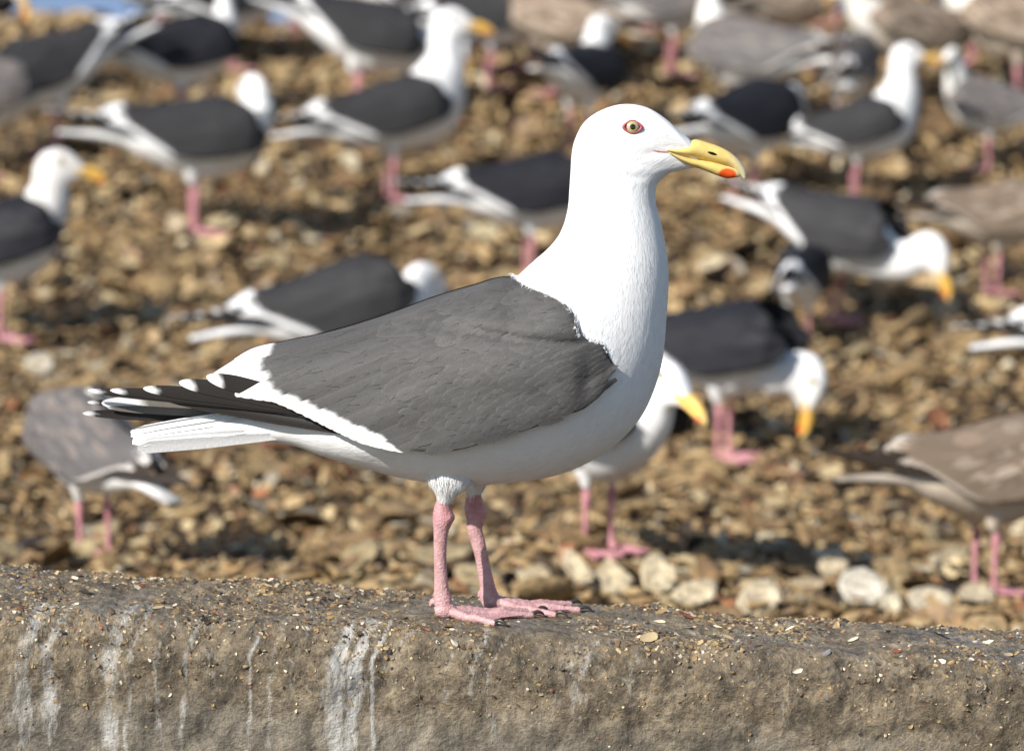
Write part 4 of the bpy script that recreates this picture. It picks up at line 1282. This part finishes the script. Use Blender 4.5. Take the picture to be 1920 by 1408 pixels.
def far_gull(label, foot, scale, yaw, kind='adult', head=None, hyaw=0, hp=0, pitch=0, streak=0, twoleg=True, cut=6, dpx=0, legyaw=0, at=None):
    """foot: photo pixel where it stands on the heap; yaw 0 = bill to the right, > 0 = turned away"""
    k = KINDS[kind]
    g = tuple(on_heap(*foot)) if at is None else at
    root = empty('gull', (g[0], g[1], g[2] - 0.002), R(yaw))
    root.scale = (scale * float(np.interp(foot[1], [0, 100, 375, 600, 860, 1040, 1110], [.845, .85, .87, .887, .897, .913, .935])),) * 3
    tag(root, label, 'gull', 'gulls')
    rs, (Hm, tf) = pose_rings(head, R(hyaw), R(hp), R(pitch), cut, .93)
    P, UV, t = loft(rs, 84, 32)
    C = np.ones((*P.shape[:2], 3)) * np.array(k['body'])
    u = t[:, None, None]
    hd = np.clip((u - .55) / .1, 0, 1)
    if k['mott']:
        nz_ = np.array([[mnoise.noise((a * 34, b * 16, 3)) for b in UV[0, :, 1]] for a in t])[..., None]
        C = C * (1 + .22 * nz_); C = lerp(C, np.array([.80, .77, .71]) * (1 + .10 * nz_), hd * (.95 if kind == 'grey' else .8))
    if streak:
        nz_ = np.array([[mnoise.noise((a * 30, b * 40, 5)) for b in UV[0, :, 1]] for a in t])[..., None]
        C = C * (1 - streak * hd * np.clip(nz_ + .15, 0, 1) * np.array([.7, .95, 1.2]))
    mb = MB(); add_loft(mb, P, UV, np.clip(C, 0, .85))
    Bm = rotm(0, R(pitch))
    def tfb(p): return PIV + (np.asarray(p) - PIV) @ Bm.T
    for sd in (-1, 1):
        Q, U2 = tube(tfb([(856, sd * 60, -830), (858, sd * 60, -880), (861, sd * 60, -910)]).tolist() + [(862, sd * 60, -932)], [(60, 50), (40, 36), (24, 22), (14, 14)], 16, 14); add_loft(mb, Q, U2, np.array(k['body']))
    mb.build('body', M_far, root)
    # wings and tail ride on the trunk: rotate about the pivot
    pv = loc(PIV[None])[0]
    Mr = Matrix.Translation(pv) @ Matrix.Rotation(R(pitch), 4, 'Y') @ Matrix.Translation(-Vector(pv))
    for sd in (-1, 1):
        o = bpy.data.objects.new('wing', far_wing(kind, sd)); link(o, root); o.matrix_local = Mr
        o = bpy.data.objects.new('leg', far_leg(sd)); link(o, root)
    o = bpy.data.objects.new('tail', far_tail(kind)); link(o, root); o.matrix_local = Mr
    # bill and eyes follow the head
    mb = MB()
    for sts, low in ((BU, 0), (BL, 1)):
        Q, U2, C2, x, py = bill_part(sts, None, False)
        C2 = C2 * np.array([1.05, .86, .55])
        if low: C2 = red_spot(C2, x, py)
        if k['bill'] == 'pale': C2 = lerp(C2, np.array([.30, .22, .17]), .6); C2[x > 1355] = (.04, .035, .03)
        Q = tf(Q.reshape(-1, 3)).reshape(Q.shape)
        add_loft(mb, Q, U2, C2)
    mb.build('bill', M_bill, root)
    for sd in (-1, 1):
        a = np.linspace(0, 2 * np.pi, 16, endpoint=False); V = []
        for r_, h_ in ((2, 5), (6, 4.2), (10, 2.5), (14, -1)):
            V.append(np.stack([1184 + r_ * np.cos(a), sd * (45 + h_) + 0 * a, -237 + r_ * np.sin(a)], -1))
        C2 = np.repeat(np.array([[.01, .01, .01], [.42, .34, .16], [.42, .34, .16], [.2, .05, .05]]), 16, 0)
        mb = MB(); F = gridF(4, 16, True)
        if sd > 0: F = F[:, ::-1]
        mb.add(loc(tf(np.array(V).reshape(-1, 3))), F, C2); mb.F.append(np.arange(16)[None]); mb.build('eye', M_iris, root)
    return root

FLOCK = [
    dict(label='upright dark-backed gull standing on pink legs left of the front gull head', foot=(740, 376), scale=1.06, yaw=20, kind='slate', hyaw=-18, short='the upright gull left of centre'),
    dict(label='dark-backed gull with head turned away and pink legs, upper left of the heap', foot=(372, 436), scale=1.13, yaw=14, kind='slate', head=(1150, 40, 540), hyaw=110, hp=10, pitch=12, short='the gull with its head turned away'),
    dict(label='black-backed gull behind the turned-away gull, at top left against the sky', foot=(345, 248), scale=1.08, yaw=24, head=(1130, 60, 520), hyaw=70, hp=25, pitch=6),
    dict(label='dark-backed gull with raised white tail bending down behind the upright gull', foot=(678, 215), scale=1.12, yaw=8, kind='slate', head=(1330, 0, 760), hp=60, pitch=26),
    dict(label='gull with streaked head and yellow bill cut off by the left edge', foot=(12, 636), scale=1.02, yaw=6, head=(1090, 0, 410), hp=4, streak=.55, short='the streaky headed gull at the left edge'),
    dict(label='gull at the left edge facing left with its pale tail raised to the right', foot=(98, 285), scale=1.1, yaw=196, kind='slate', head=(1300, 0, 720), hp=60, pitch=30),
    dict(label='white head of a gull with drooping yellow bill in the top left corner', foot=(-70, 160), scale=1.05, yaw=-8, head=(1180, -20, 560), hp=62, pitch=4),
    dict(label='grey winged gull half hidden in the left edge cluster above the streaky gull', foot=(-30, 330), scale=1.0, yaw=30, kind='grey', head=(1200, 0, 600), hp=30),
    dict(label='dark-backed gull low behind the neck of the front gull, white spotted wing tips', foot=(1000, 525), scale=1.0, yaw=14, head=(1290, 0, 720), hp=40, pitch=6, short='the gull behind the front gull neck'),
    dict(label='dark-backed gull lying low just behind the back of the front gull', foot=(655, 772), scale=1.02, yaw=10, kind='slate', head=(1165, 20, 640), hp=30, pitch=-2, short='the low gull behind the front gull back', hyaw=30),
    dict(label='gull seen from behind with white rump, black back and white head, top centre', foot=(1090, 275), scale=0.95, yaw=62, head=(1150, 20, 470), hyaw=-30, hp=10, pitch=14),
    dict(label='greyish young gull turned away with white head, top right of centre', foot=(1400, 255), scale=1.08, yaw=150, kind='grey', head=(1110, -40, 430), hyaw=-60, hp=0, pitch=6),
    dict(label='black-backed gull seen from behind just above the front gull bill', foot=(1400, 385), scale=1.05, yaw=50, head=(1240, 0, 640), hp=45, pitch=4),
    dict(label='pale bellied gull seen from behind with dark tail, between two gulls top right', foot=(1590, 265), scale=.95, yaw=84, kind='grey', head=(1230, 0, 620), hp=40),
    dict(label='upright dark-backed gull with clean white neck in the upper right', foot=(1608, 372), scale=0.84, yaw=6, kind='slate', short='the upright gull at upper right'),
    dict(label='grey-backed gull facing left with head turned away at the right edge', foot=(1845, 318), scale=0.8, yaw=176, kind='grey', head=(1090, 40, 420), hyaw=60, hp=5),
    dict(label='pale brown streaky young gull near the top right corner', foot=(1900, 205), scale=1.15, yaw=170, kind='brown', head=(1180, 0, 520), hp=20),
    dict(label='dark-backed gull bending to peck at a shell right of the front gull bill', foot=(1572, 602), scale=1.0, yaw=-28, kind='slate', head=(1310, -20, 800), hp=55, pitch=22, short='the gull pecking right of the bill'),
    dict(label='gull seen from behind with round pale belly below the pecking gull', foot=(1498, 648), scale=0.74, yaw=78, head=(1260, 0, 700), hp=50, pitch=8),
    dict(label='black-backed gull leaning forward, orange yellow bill straight down, right of front gull breast', foot=(1366, 858), scale=1.03, yaw=-24, head=(1185, -20, 800), hp=82, pitch=6, short='the gull with its bill straight down'),
    dict(label='white breasted gull walking towards us half hidden behind the front gull breast', foot=(1130, 1032), scale=.93, yaw=-48, head=(1145, 0, 555), hp=18, short='the white breasted gull'),
    dict(label='grey-backed gull preening with hidden head, lower left under the front gull tail', foot=(172, 1042), scale=0.86, yaw=126, kind='grey', head=(1010, -70, 620), hyaw=-140, hp=20, pitch=-4, short='the preening gull'),
    dict(label='brown young gull with pale neck cut off by the right edge, lower right', foot=(1856, 1108), scale=0.9, yaw=26, kind='brown', head=(1200, 0, 500), hp=15, pitch=10, short='the brown gull at lower right'),
    dict(label='pale brown young gull standing at the right edge, middle height', foot=(1866, 550), scale=0.88, yaw=24, kind='brown', head=(1250, 0, 620), hp=30, pitch=10, short='the brown gull at the right edge'),
    dict(label='rear end of a dark winged gull cut off by the right edge', foot=(2105, 800), scale=1.0, yaw=4, kind='slate', head=(1250, 0, 620), hp=30),
    dict(label='greyish gull along the crest above the black-backed gull, top left', foot=(300, 100), scale=1.05, yaw=170, kind='grey', head=(1200, 0, 520), hp=30),
    dict(label='brown bodied gull on the crest cut off by the top edge, left of centre', foot=(545, 75), scale=1.05, yaw=176, kind='brown', head=(1250, 0, 640), hp=40),
    dict(label='black-backed gull on the crest behind the upright gull head', foot=(790, 110), scale=1.05, yaw=-4, head=(1290, 0, 600), hp=15, pitch=4),
    dict(label='large pale brown gull on the crest with dusky legs, top centre', foot=(985, 130), scale=1.15, yaw=186, kind='brown', head=(1220, 0, 560), hp=35),
    dict(label='pale gull bending forward on the crest right of top centre', foot=(1215, 55), scale=1.05, yaw=6, kind='grey', head=(1330, 0, 720), hp=50, pitch=12),
    dict(label='brown gull on the crest cut off by the top edge, upper right', foot=(1562, 45), scale=1.05, yaw=172, kind='brown', head=(1180, 0, 480), hp=20),
    dict(label='white bellied gull on the crest seen from behind, upper right', foot=(1715, 95), scale=1.05, yaw=100, kind='grey', head=(1180, 0, 520), hp=20),
    dict(label='dark-backed gull on the crest right of the upright gull bill', foot=(925, 165), scale=1.0, yaw=12, kind='slate', head=(1240, 0, 640), hp=30, pitch=4),
    dict(label='brown gull resting on the crest left of the gull seen from behind', foot=(1035, 175), scale=1.0, yaw=160, kind='brown', head=(1170, 0, 560), hp=25),
    dict(label='pale grey gull with white belly on the crest, above the front gull forehead', foot=(1265, 140), scale=1.05, yaw=10, kind='grey', head=(1200, 0, 560), hp=30, pitch=6),
    dict(label='brown streaked gull on the crest between two pale gulls, upper right', foot=(1490, 130), scale=1.0, yaw=30, kind='brown', head=(1210, 0, 560), hp=20),
    dict(label='dusky young gull on the crest above the upright gull at right', foot=(1690, 190), scale=1.0, yaw=200, kind='brown', head=(1190, 0, 520), hp=20),
    dict(label='dark-backed gull on the crest beside the top right corner', foot=(1815, 120), scale=1.0, yaw=165, kind='slate', head=(1160, 0, 480), hp=10),
    dict(label='black-backed gull on the crest between the two left groups', foot=(440, 130), scale=1.0, yaw=20, head=(1200, 0, 560), hp=25),
    dict(label='white headed gull peeking in at the top right corner', foot=(1985, 140), scale=1.05, yaw=178, kind='slate', head=(1150, 0, 560), hp=20),
]
for b_ in FLOCK:
    kw = {k: v for k, v in b_.items() if k != 'short'}
    far_gull(**kw)

# ------------------------------------------------------------------ single shells lying on the heap
def shell_mesh(i):
    pv, pf = protos[i]
    mb = MB(); mb.add(pv, pf)
    return mb.mesh('shell', M_shell_one)
SHM = [shell_mesh(i) for i in range(len(protos))]
fx, fy, fd = proj(Ps)
lim = np.interp(fx, [0, 500, 750, 1300, 1920], [1052, 1072, 1095, 1135, 1180])
onview = (fx > -10) & (fx < 1930) & (fy > 60) & (fy < lim)
hero_poly = ((fx > 560) & (fx < 1250) & (fy > 560) & (fy < 890)) | ((fx > 1075) & (fx < 1245) & (fy > 200) & (fy < 560)) | ((fx > 400) & (fx < 600) & (fy > 690) & (fy < 820))
size_px = ss / fd
score = np.where(onview & ~hero_poly, size_px + 0.02 * RNG.random(len(ss)) * size_px, 0)
top = np.argsort(-score)[:286]
rest = np.ones(len(ss), bool); rest[top] = False
whole = merged('shell_layer', Ps[rest], ss[rest], Ms[rest], ci_[rest], protos, M_shell)
tag(whole, 'mass of brown and cream shells making up the heap', 'shells', kind='stuff')
near = [(b['foot'], b['short']) for b in FLOCK if 'short' in b]
def put_shell(mi, P, sz, Mx, col, label, group='loose shells on the heap'):
    o = bpy.data.objects.new('shell', SHM[mi]); link(o)
    M4 = Matrix([[*(Mx[r] * sz), P[r]] for r in range(3)] + [[0, 0, 0, 1]])
    o.matrix_world = M4
    o.color = (*np.clip(col, 0, 1), 1)
    tag(o, label, 'shell', group)
    return o
def shell_label(i, j):
    dx, dy = fx[i] - near[j][0][0], fy[i] - near[j][0][1]
    wh = ('right of' if dx > 0 else 'left of') if abs(dx) > 1.3 * abs(dy) else ('uphill of' if dy < 0 else 'downhill of')
    far = math.hypot(dx, dy)
    dist = 'right beside' if far < 60 else ('a little ' if far < 150 else 'well ') + wh
    big = 'large' if ss[i] > .036 else ('mid-sized' if ss[i] > .029 else 'smaller')
    return f"{big} {PALN[ci_[i]]} shell {dist} {near[j][1]}"
for i in top:
    j = min(range(len(near)), key=lambda q: (near[q][0][0] - fx[i]) ** 2 + (near[q][0][1] - fy[i]) ** 2)
    put_shell(int(RNG.integers(0, len(SHM))), Ps[i], ss[i], Ms[i], PAL[ci_[i]] * (1 + RNG.uniform(-.2, .2)), shell_label(i, j))
# the pale shells that stand out in front, lower right
for (px, py, sz, tl, sp, mi, col, lab) in [
        (1615, 1112, 0.0338, 36, 20, 5, (.70, .65, .54), 'large whitish oval shell left of the brown gull foot, lower right'),
        (1742, 1136, 0.0302, 30, 90, 6, (.66, .58, .43), 'rounded cream shell just above the wall at lower right'),
        (1512, 1102, 0.0288, 10, 10, 0, (.55, .43, .26), 'thin tan shell lying flat left of the whitish oval shell'),
        (1420, 1135, 0.0374, 33, 40, 1, (.62, .52, .36), 'broad cream shell at the wall edge, right of the front gull claws'),
        (1232, 1088, 0.0360, 34, 70, 2, (.64, .54, .36), 'knobbly cream shell above the wall right of the front gull feet'),
        (1082, 1078, 0.0317, 39, 120, 3, (.60, .50, .34), 'pale shell with golden edge just behind the front gull far foot'),
        (1772, 1058, 0.0288, 44, 30, 4, (.44, .36, .24), 'upright tan shell left of the brown gull pink leg'),
        (1830, 1120, 0.0259, 21, 60, 7, (.58, .49, .34), 'small cream shell beside the brown gull foot'),
        (418, 425, 0.0360, 28, 15, 1, (.64, .52, .31), 'cream shell at the foot of the gull with its head turned away'),
        (330, 425, 0.0302, 37, 75, 2, (.58, .47, .32), 'pale pinkish shell left of the turned-away gull leg'),
        (1330, 505, 0.0346, 34, 35, 3, (.62, .52, .36), 'large pale shell right of the front gull neck'),
        (910, 440, 0.0360, 28, 0, 0, (.60, .50, .31), 'cream shell in front of the gull behind the front gull neck'),
        (75, 690, 0.0274, 36, 0, 5, (.62, .56, .45), 'small whitish shell at left above the preening gull'),
        (1770, 585, 0.0360, 44, 80, 4, (.60, .45, .29), 'peach coloured shell hanging under the pecking gull bill'),
        (1302, 1122, .032, 34, 15, 1, (.62, .52, .35), 'cream shell between the knobbly and the broad cream shell'),
        (1560, 1062, .030, 40, 50, 2, (.60, .50, .34), 'pale shell uphill of the whitish oval shell'),
        (1668, 1150, .028, 30, 80, 3, (.64, .57, .42), 'small pale shell between the oval and the rounded shell'),
        (1150, 1098, .030, 36, 100, 4, (.60, .50, .33), 'sandy cream shell touching the wall right of the far foot'),
        (1000, 1088, .026, 30, 20, 0, (.56, .45, .28), 'tan shell peeking above the wall behind the far foot toes')]:
    P = on_heap(px, py); P = P + np.array([0, -.01, sz * .25])
    n_ = Vector((0, -math.sin(R(tl)), math.cos(R(tl))))
    Mx = np.array((Vector((0, 0, 1)).rotation_difference(n_)).to_matrix() @ Matrix.Rotation(R(sp), 3, 'Z'))
    put_shell(mi, P, sz, Mx, np.array(col) * np.array([1.28, 1.26, 1.22]), lab)

# ------------------------------------------------------------------ crumbs of shell on the wall
CR = np.array([[.13, .085, .045], [.27, .18, .085], [.42, .32, .18], [.62, .54, .40], [.05, .04, .032], [.24, .085, .045], [.12, .12, .13], [.32, .22, .10]])
CRW = np.array([.22, .25, .14, .07, .12, .03, .03, .16]); CRW /= CRW.sum()
crs = [crumb(s_) for s_ in range(8)]
def crumbs(n, smin, smax, power, zone):
    Pc, Nc = [], []
    while len(Pc) < n:
        x = RNG.uniform(-.62, .62)
        yf, yb = float(y_front(x)), float(y_back(x))
        if zone == 'top':
            y = RNG.uniform(yf + .004, yb)
            if mnoise.noise((x * 13, y * 16, 7.7)) + RNG.normal(0, .22) < -.03: continue
        else:
            y = yb - abs(RNG.normal(0, .012))
        if abs(x - (BASE[0] + .04)) < .085 and abs(y + .002) < .075 and RNG.random() < .5: continue
        h, nn = wall_hit(x, y)
        if h is None: continue
        Pc.append(h); Nc.append(nn if nn.z > 0 else -nn)
    Pc = np.array([tuple(p) for p in Pc]); Nc = np.array([tuple(p) for p in Nc])
    sz = smin + (smax - smin) * RNG.random(n) ** power
    Mx = rotmats(Nc, np.abs(RNG.normal(0, .22, n)), RNG.uniform(0, 6.28, n), RNG.uniform(0, 6.28, n))
    ci = RNG.choice(len(CR), n, p=CRW)
    return Pc, sz, Mx, ci
mb = MB()
for (n, a_, b_, pw, zn) in ((9500, .0006, .0024, 1.6, 'top'), (1500, .002, .0052, 2.0, 'top'), (700, .0012, .0045, 1.3, 'edge')):
    Pc, sz, Mx, ci = crumbs(n, a_, b_, pw, zn)
    pick = RNG.integers(0, 8, n)
    for k in range(8):
        idx = np.where(pick == k)[0]; pv, pf = crs[k]
        V = np.einsum('nij,vj->nvi', Mx[idx], pv) * sz[idx][:, None, None] + Pc[idx][:, None]
        F = (pf[None] + (np.arange(len(idx)) * len(pv))[:, None, None]).reshape(-1, 3)
        mb.add(V.reshape(-1, 3), F, np.repeat(CR[ci[idx]] * (1 + RNG.uniform(-.3, .3, (len(idx), 1))), len(pv), 0))
# grit stuck to the face
n = 2600
x = RNG.uniform(-.62, .62, n); dz = np.abs(RNG.normal(0, .035, n)) + .004
Pf, Nf = [], []
for a_, d_ in zip(x, dz):
    h = wall_bvh.ray_cast(Vector((a_, -.6, ledge_z(a_) - d_)), Vector((0, 1, 0)))
    Pf.append(tuple(h[0]) if h[0] is not None else (a_, float(y_front(a_)), ledge_z(a_) - d_))
    Nf.append((0, -1, .15))
Pf = np.array(Pf); Mx = rotmats(np.array(Nf) / 1.011, np.abs(RNG.normal(0, .3, n)), RNG.uniform(0, 6.28, n), RNG.uniform(0, 6.28, n))
sz = .0005 + .0022 * RNG.random(n) ** 2.2; ci = RNG.choice(len(CR), n, p=CRW); pick = RNG.integers(0, 8, n)
for k in range(8):
    idx = np.where(pick == k)[0]; pv, pf = crs[k]
    V = np.einsum('nij,vj->nvi', Mx[idx], pv) * sz[idx][:, None, None] + Pf[idx][:, None]
    F = (pf[None] + (np.arange(len(idx)) * len(pv))[:, None, None]).reshape(-1, 3)
    mb.add(V.reshape(-1, 3), F, np.repeat(CR[ci[idx]] * (1 + RNG.uniform(-.3, .3, (len(idx), 1))), len(pv), 0))
M_crumb = mat_plain('shell_crumb', (1, 1, 1), .5, .5, attr=True, nscale=420, namp=.3)
cr_o = mb.build('shell_crumbs', M_crumb, smooth=False)
tag(cr_o, 'fine brown and gold crumbs of shell strewn over the wall top', 'crumbs', kind='stuff')

# larger flakes one can pick out, photo pixel, length px, colour
FL = [(1215, 1197, 42, 2, 'long cream shell flake on the wall right of the front gull'), (1285, 1143, 34, 5, 'curled reddish shell flake on the back edge of the wall'),
      (1240, 1148, 30, 1, 'brown flat flake on the back edge beside the curled flake'), (1235, 1166, 22, 3, 'cream flake behind the long cream shell flake'),
      (1345, 1176, 18, 3, 'small pale flake right of the white flake'), (1290, 1178, 20, 6, 'bluish white flake on the wall top right of centre'), (1365, 1196, 26, 2, 'pinkish tan flake lying on the wall right of centre'),
      (1495, 1258, 20, 3, 'square white chip on the wall front, lower right'), (1600, 1200, 24, 3, 'cream flake on the right part of the wall top'), (1760, 1190, 30, 4, 'dark mussel shell piece on the wall near the right edge'),
      (1850, 1205, 22, 3, 'cream flake near the right end of the wall'), (1480, 1180, 20, 3, 'cream flake on the back half of the wall, right'), (1680, 1222, 22, 5, 'rusty flake on the right part of the wall'),
      (295, 1140, 24, 2, 'pale brown flat flake on the left part of the wall'), (100, 1083, 12, 3, 'tiny white chip at the far left of the wall top'), (140, 1084, 16, 3, 'white sliver beside the tiny white chip'),
      (795, 1180, 20, 5, 'orange red flake left of the front gull near foot'), (840, 1176, 20, 4, 'dark flake under the front gull near foot'), (847, 1180, 10, 3, 'white chip under the front gull near foot'),
      (640, 1132, 22, 1, 'brown flake pile left of the front gull feet'), (675, 1128, 18, 4, 'dark blue black chip in the brown flake pile'), (720, 1150, 16, 7, 'golden flake between the pile and the near foot'),
      (160, 1112, 26, 4, 'dark mound of weed on the left part of the wall'), (500, 1098, 20, 2, 'tan flake on the back edge left of centre'), (395, 1110, 20, 1, 'brown flake left of centre on the wall top'),
      (1050, 1158, 22, 7, 'thin straw coloured twig under the far foot claws'), (1120, 1180, 18, 5, 'brown flake in front of the far foot claws'), (1175, 1185, 18, 3, 'cream chip left of the long cream flake'),
      (560, 1150, 18, 1, 'small brown flake near the wall lip left of centre'), (1420, 1212, 18, 4, 'dark chip near the wall lip right of centre'), (1550, 1225, 20, 6, 'grey flake near the wall lip at right'), (1890, 1228, 22, 2, 'tan flake near the wall lip at the right edge')]
for (px, py, ln, ci, lab) in FL:
    d = ray(px, py)
    h = wall_bvh.ray_cast(Vector(CAM), Vector(d))
    if h[0] is None: h = wall_bvh.ray_cast(Vector(CAM), Vector(ray(px, py + 12)))
    if h[0] is None: continue
    pv, pf = protos[int(RNG.integers(0, 5))]
    sz = ln * .5 * S * 1.05
    nn = h[1] if h[1].dot(Vector(d)) < 0 else -h[1]
    q = Vector((0, 0, 1)).rotation_difference(nn).to_matrix() @ Matrix.Rotation(RNG.uniform(-.35, .35) , 3, 'X') @ Matrix.Rotation(RNG.uniform(-.5, .5), 3, 'Z')
    mb = MB()
    mb.add(pv * np.array([1, .62, .8]), pf, CR[ci] * 1.15)
    o = mb.build('shell_flake', M_crumb, smooth=False)
    Mx = np.array(q)
    o.matrix_world = Matrix([[*(Mx[r] * sz), h[0][r] + nn[r] * sz * .12] for r in range(3)] + [[0, 0, 0, 1]])
    tag(o, lab, 'shell flake', 'shell flakes on the wall')
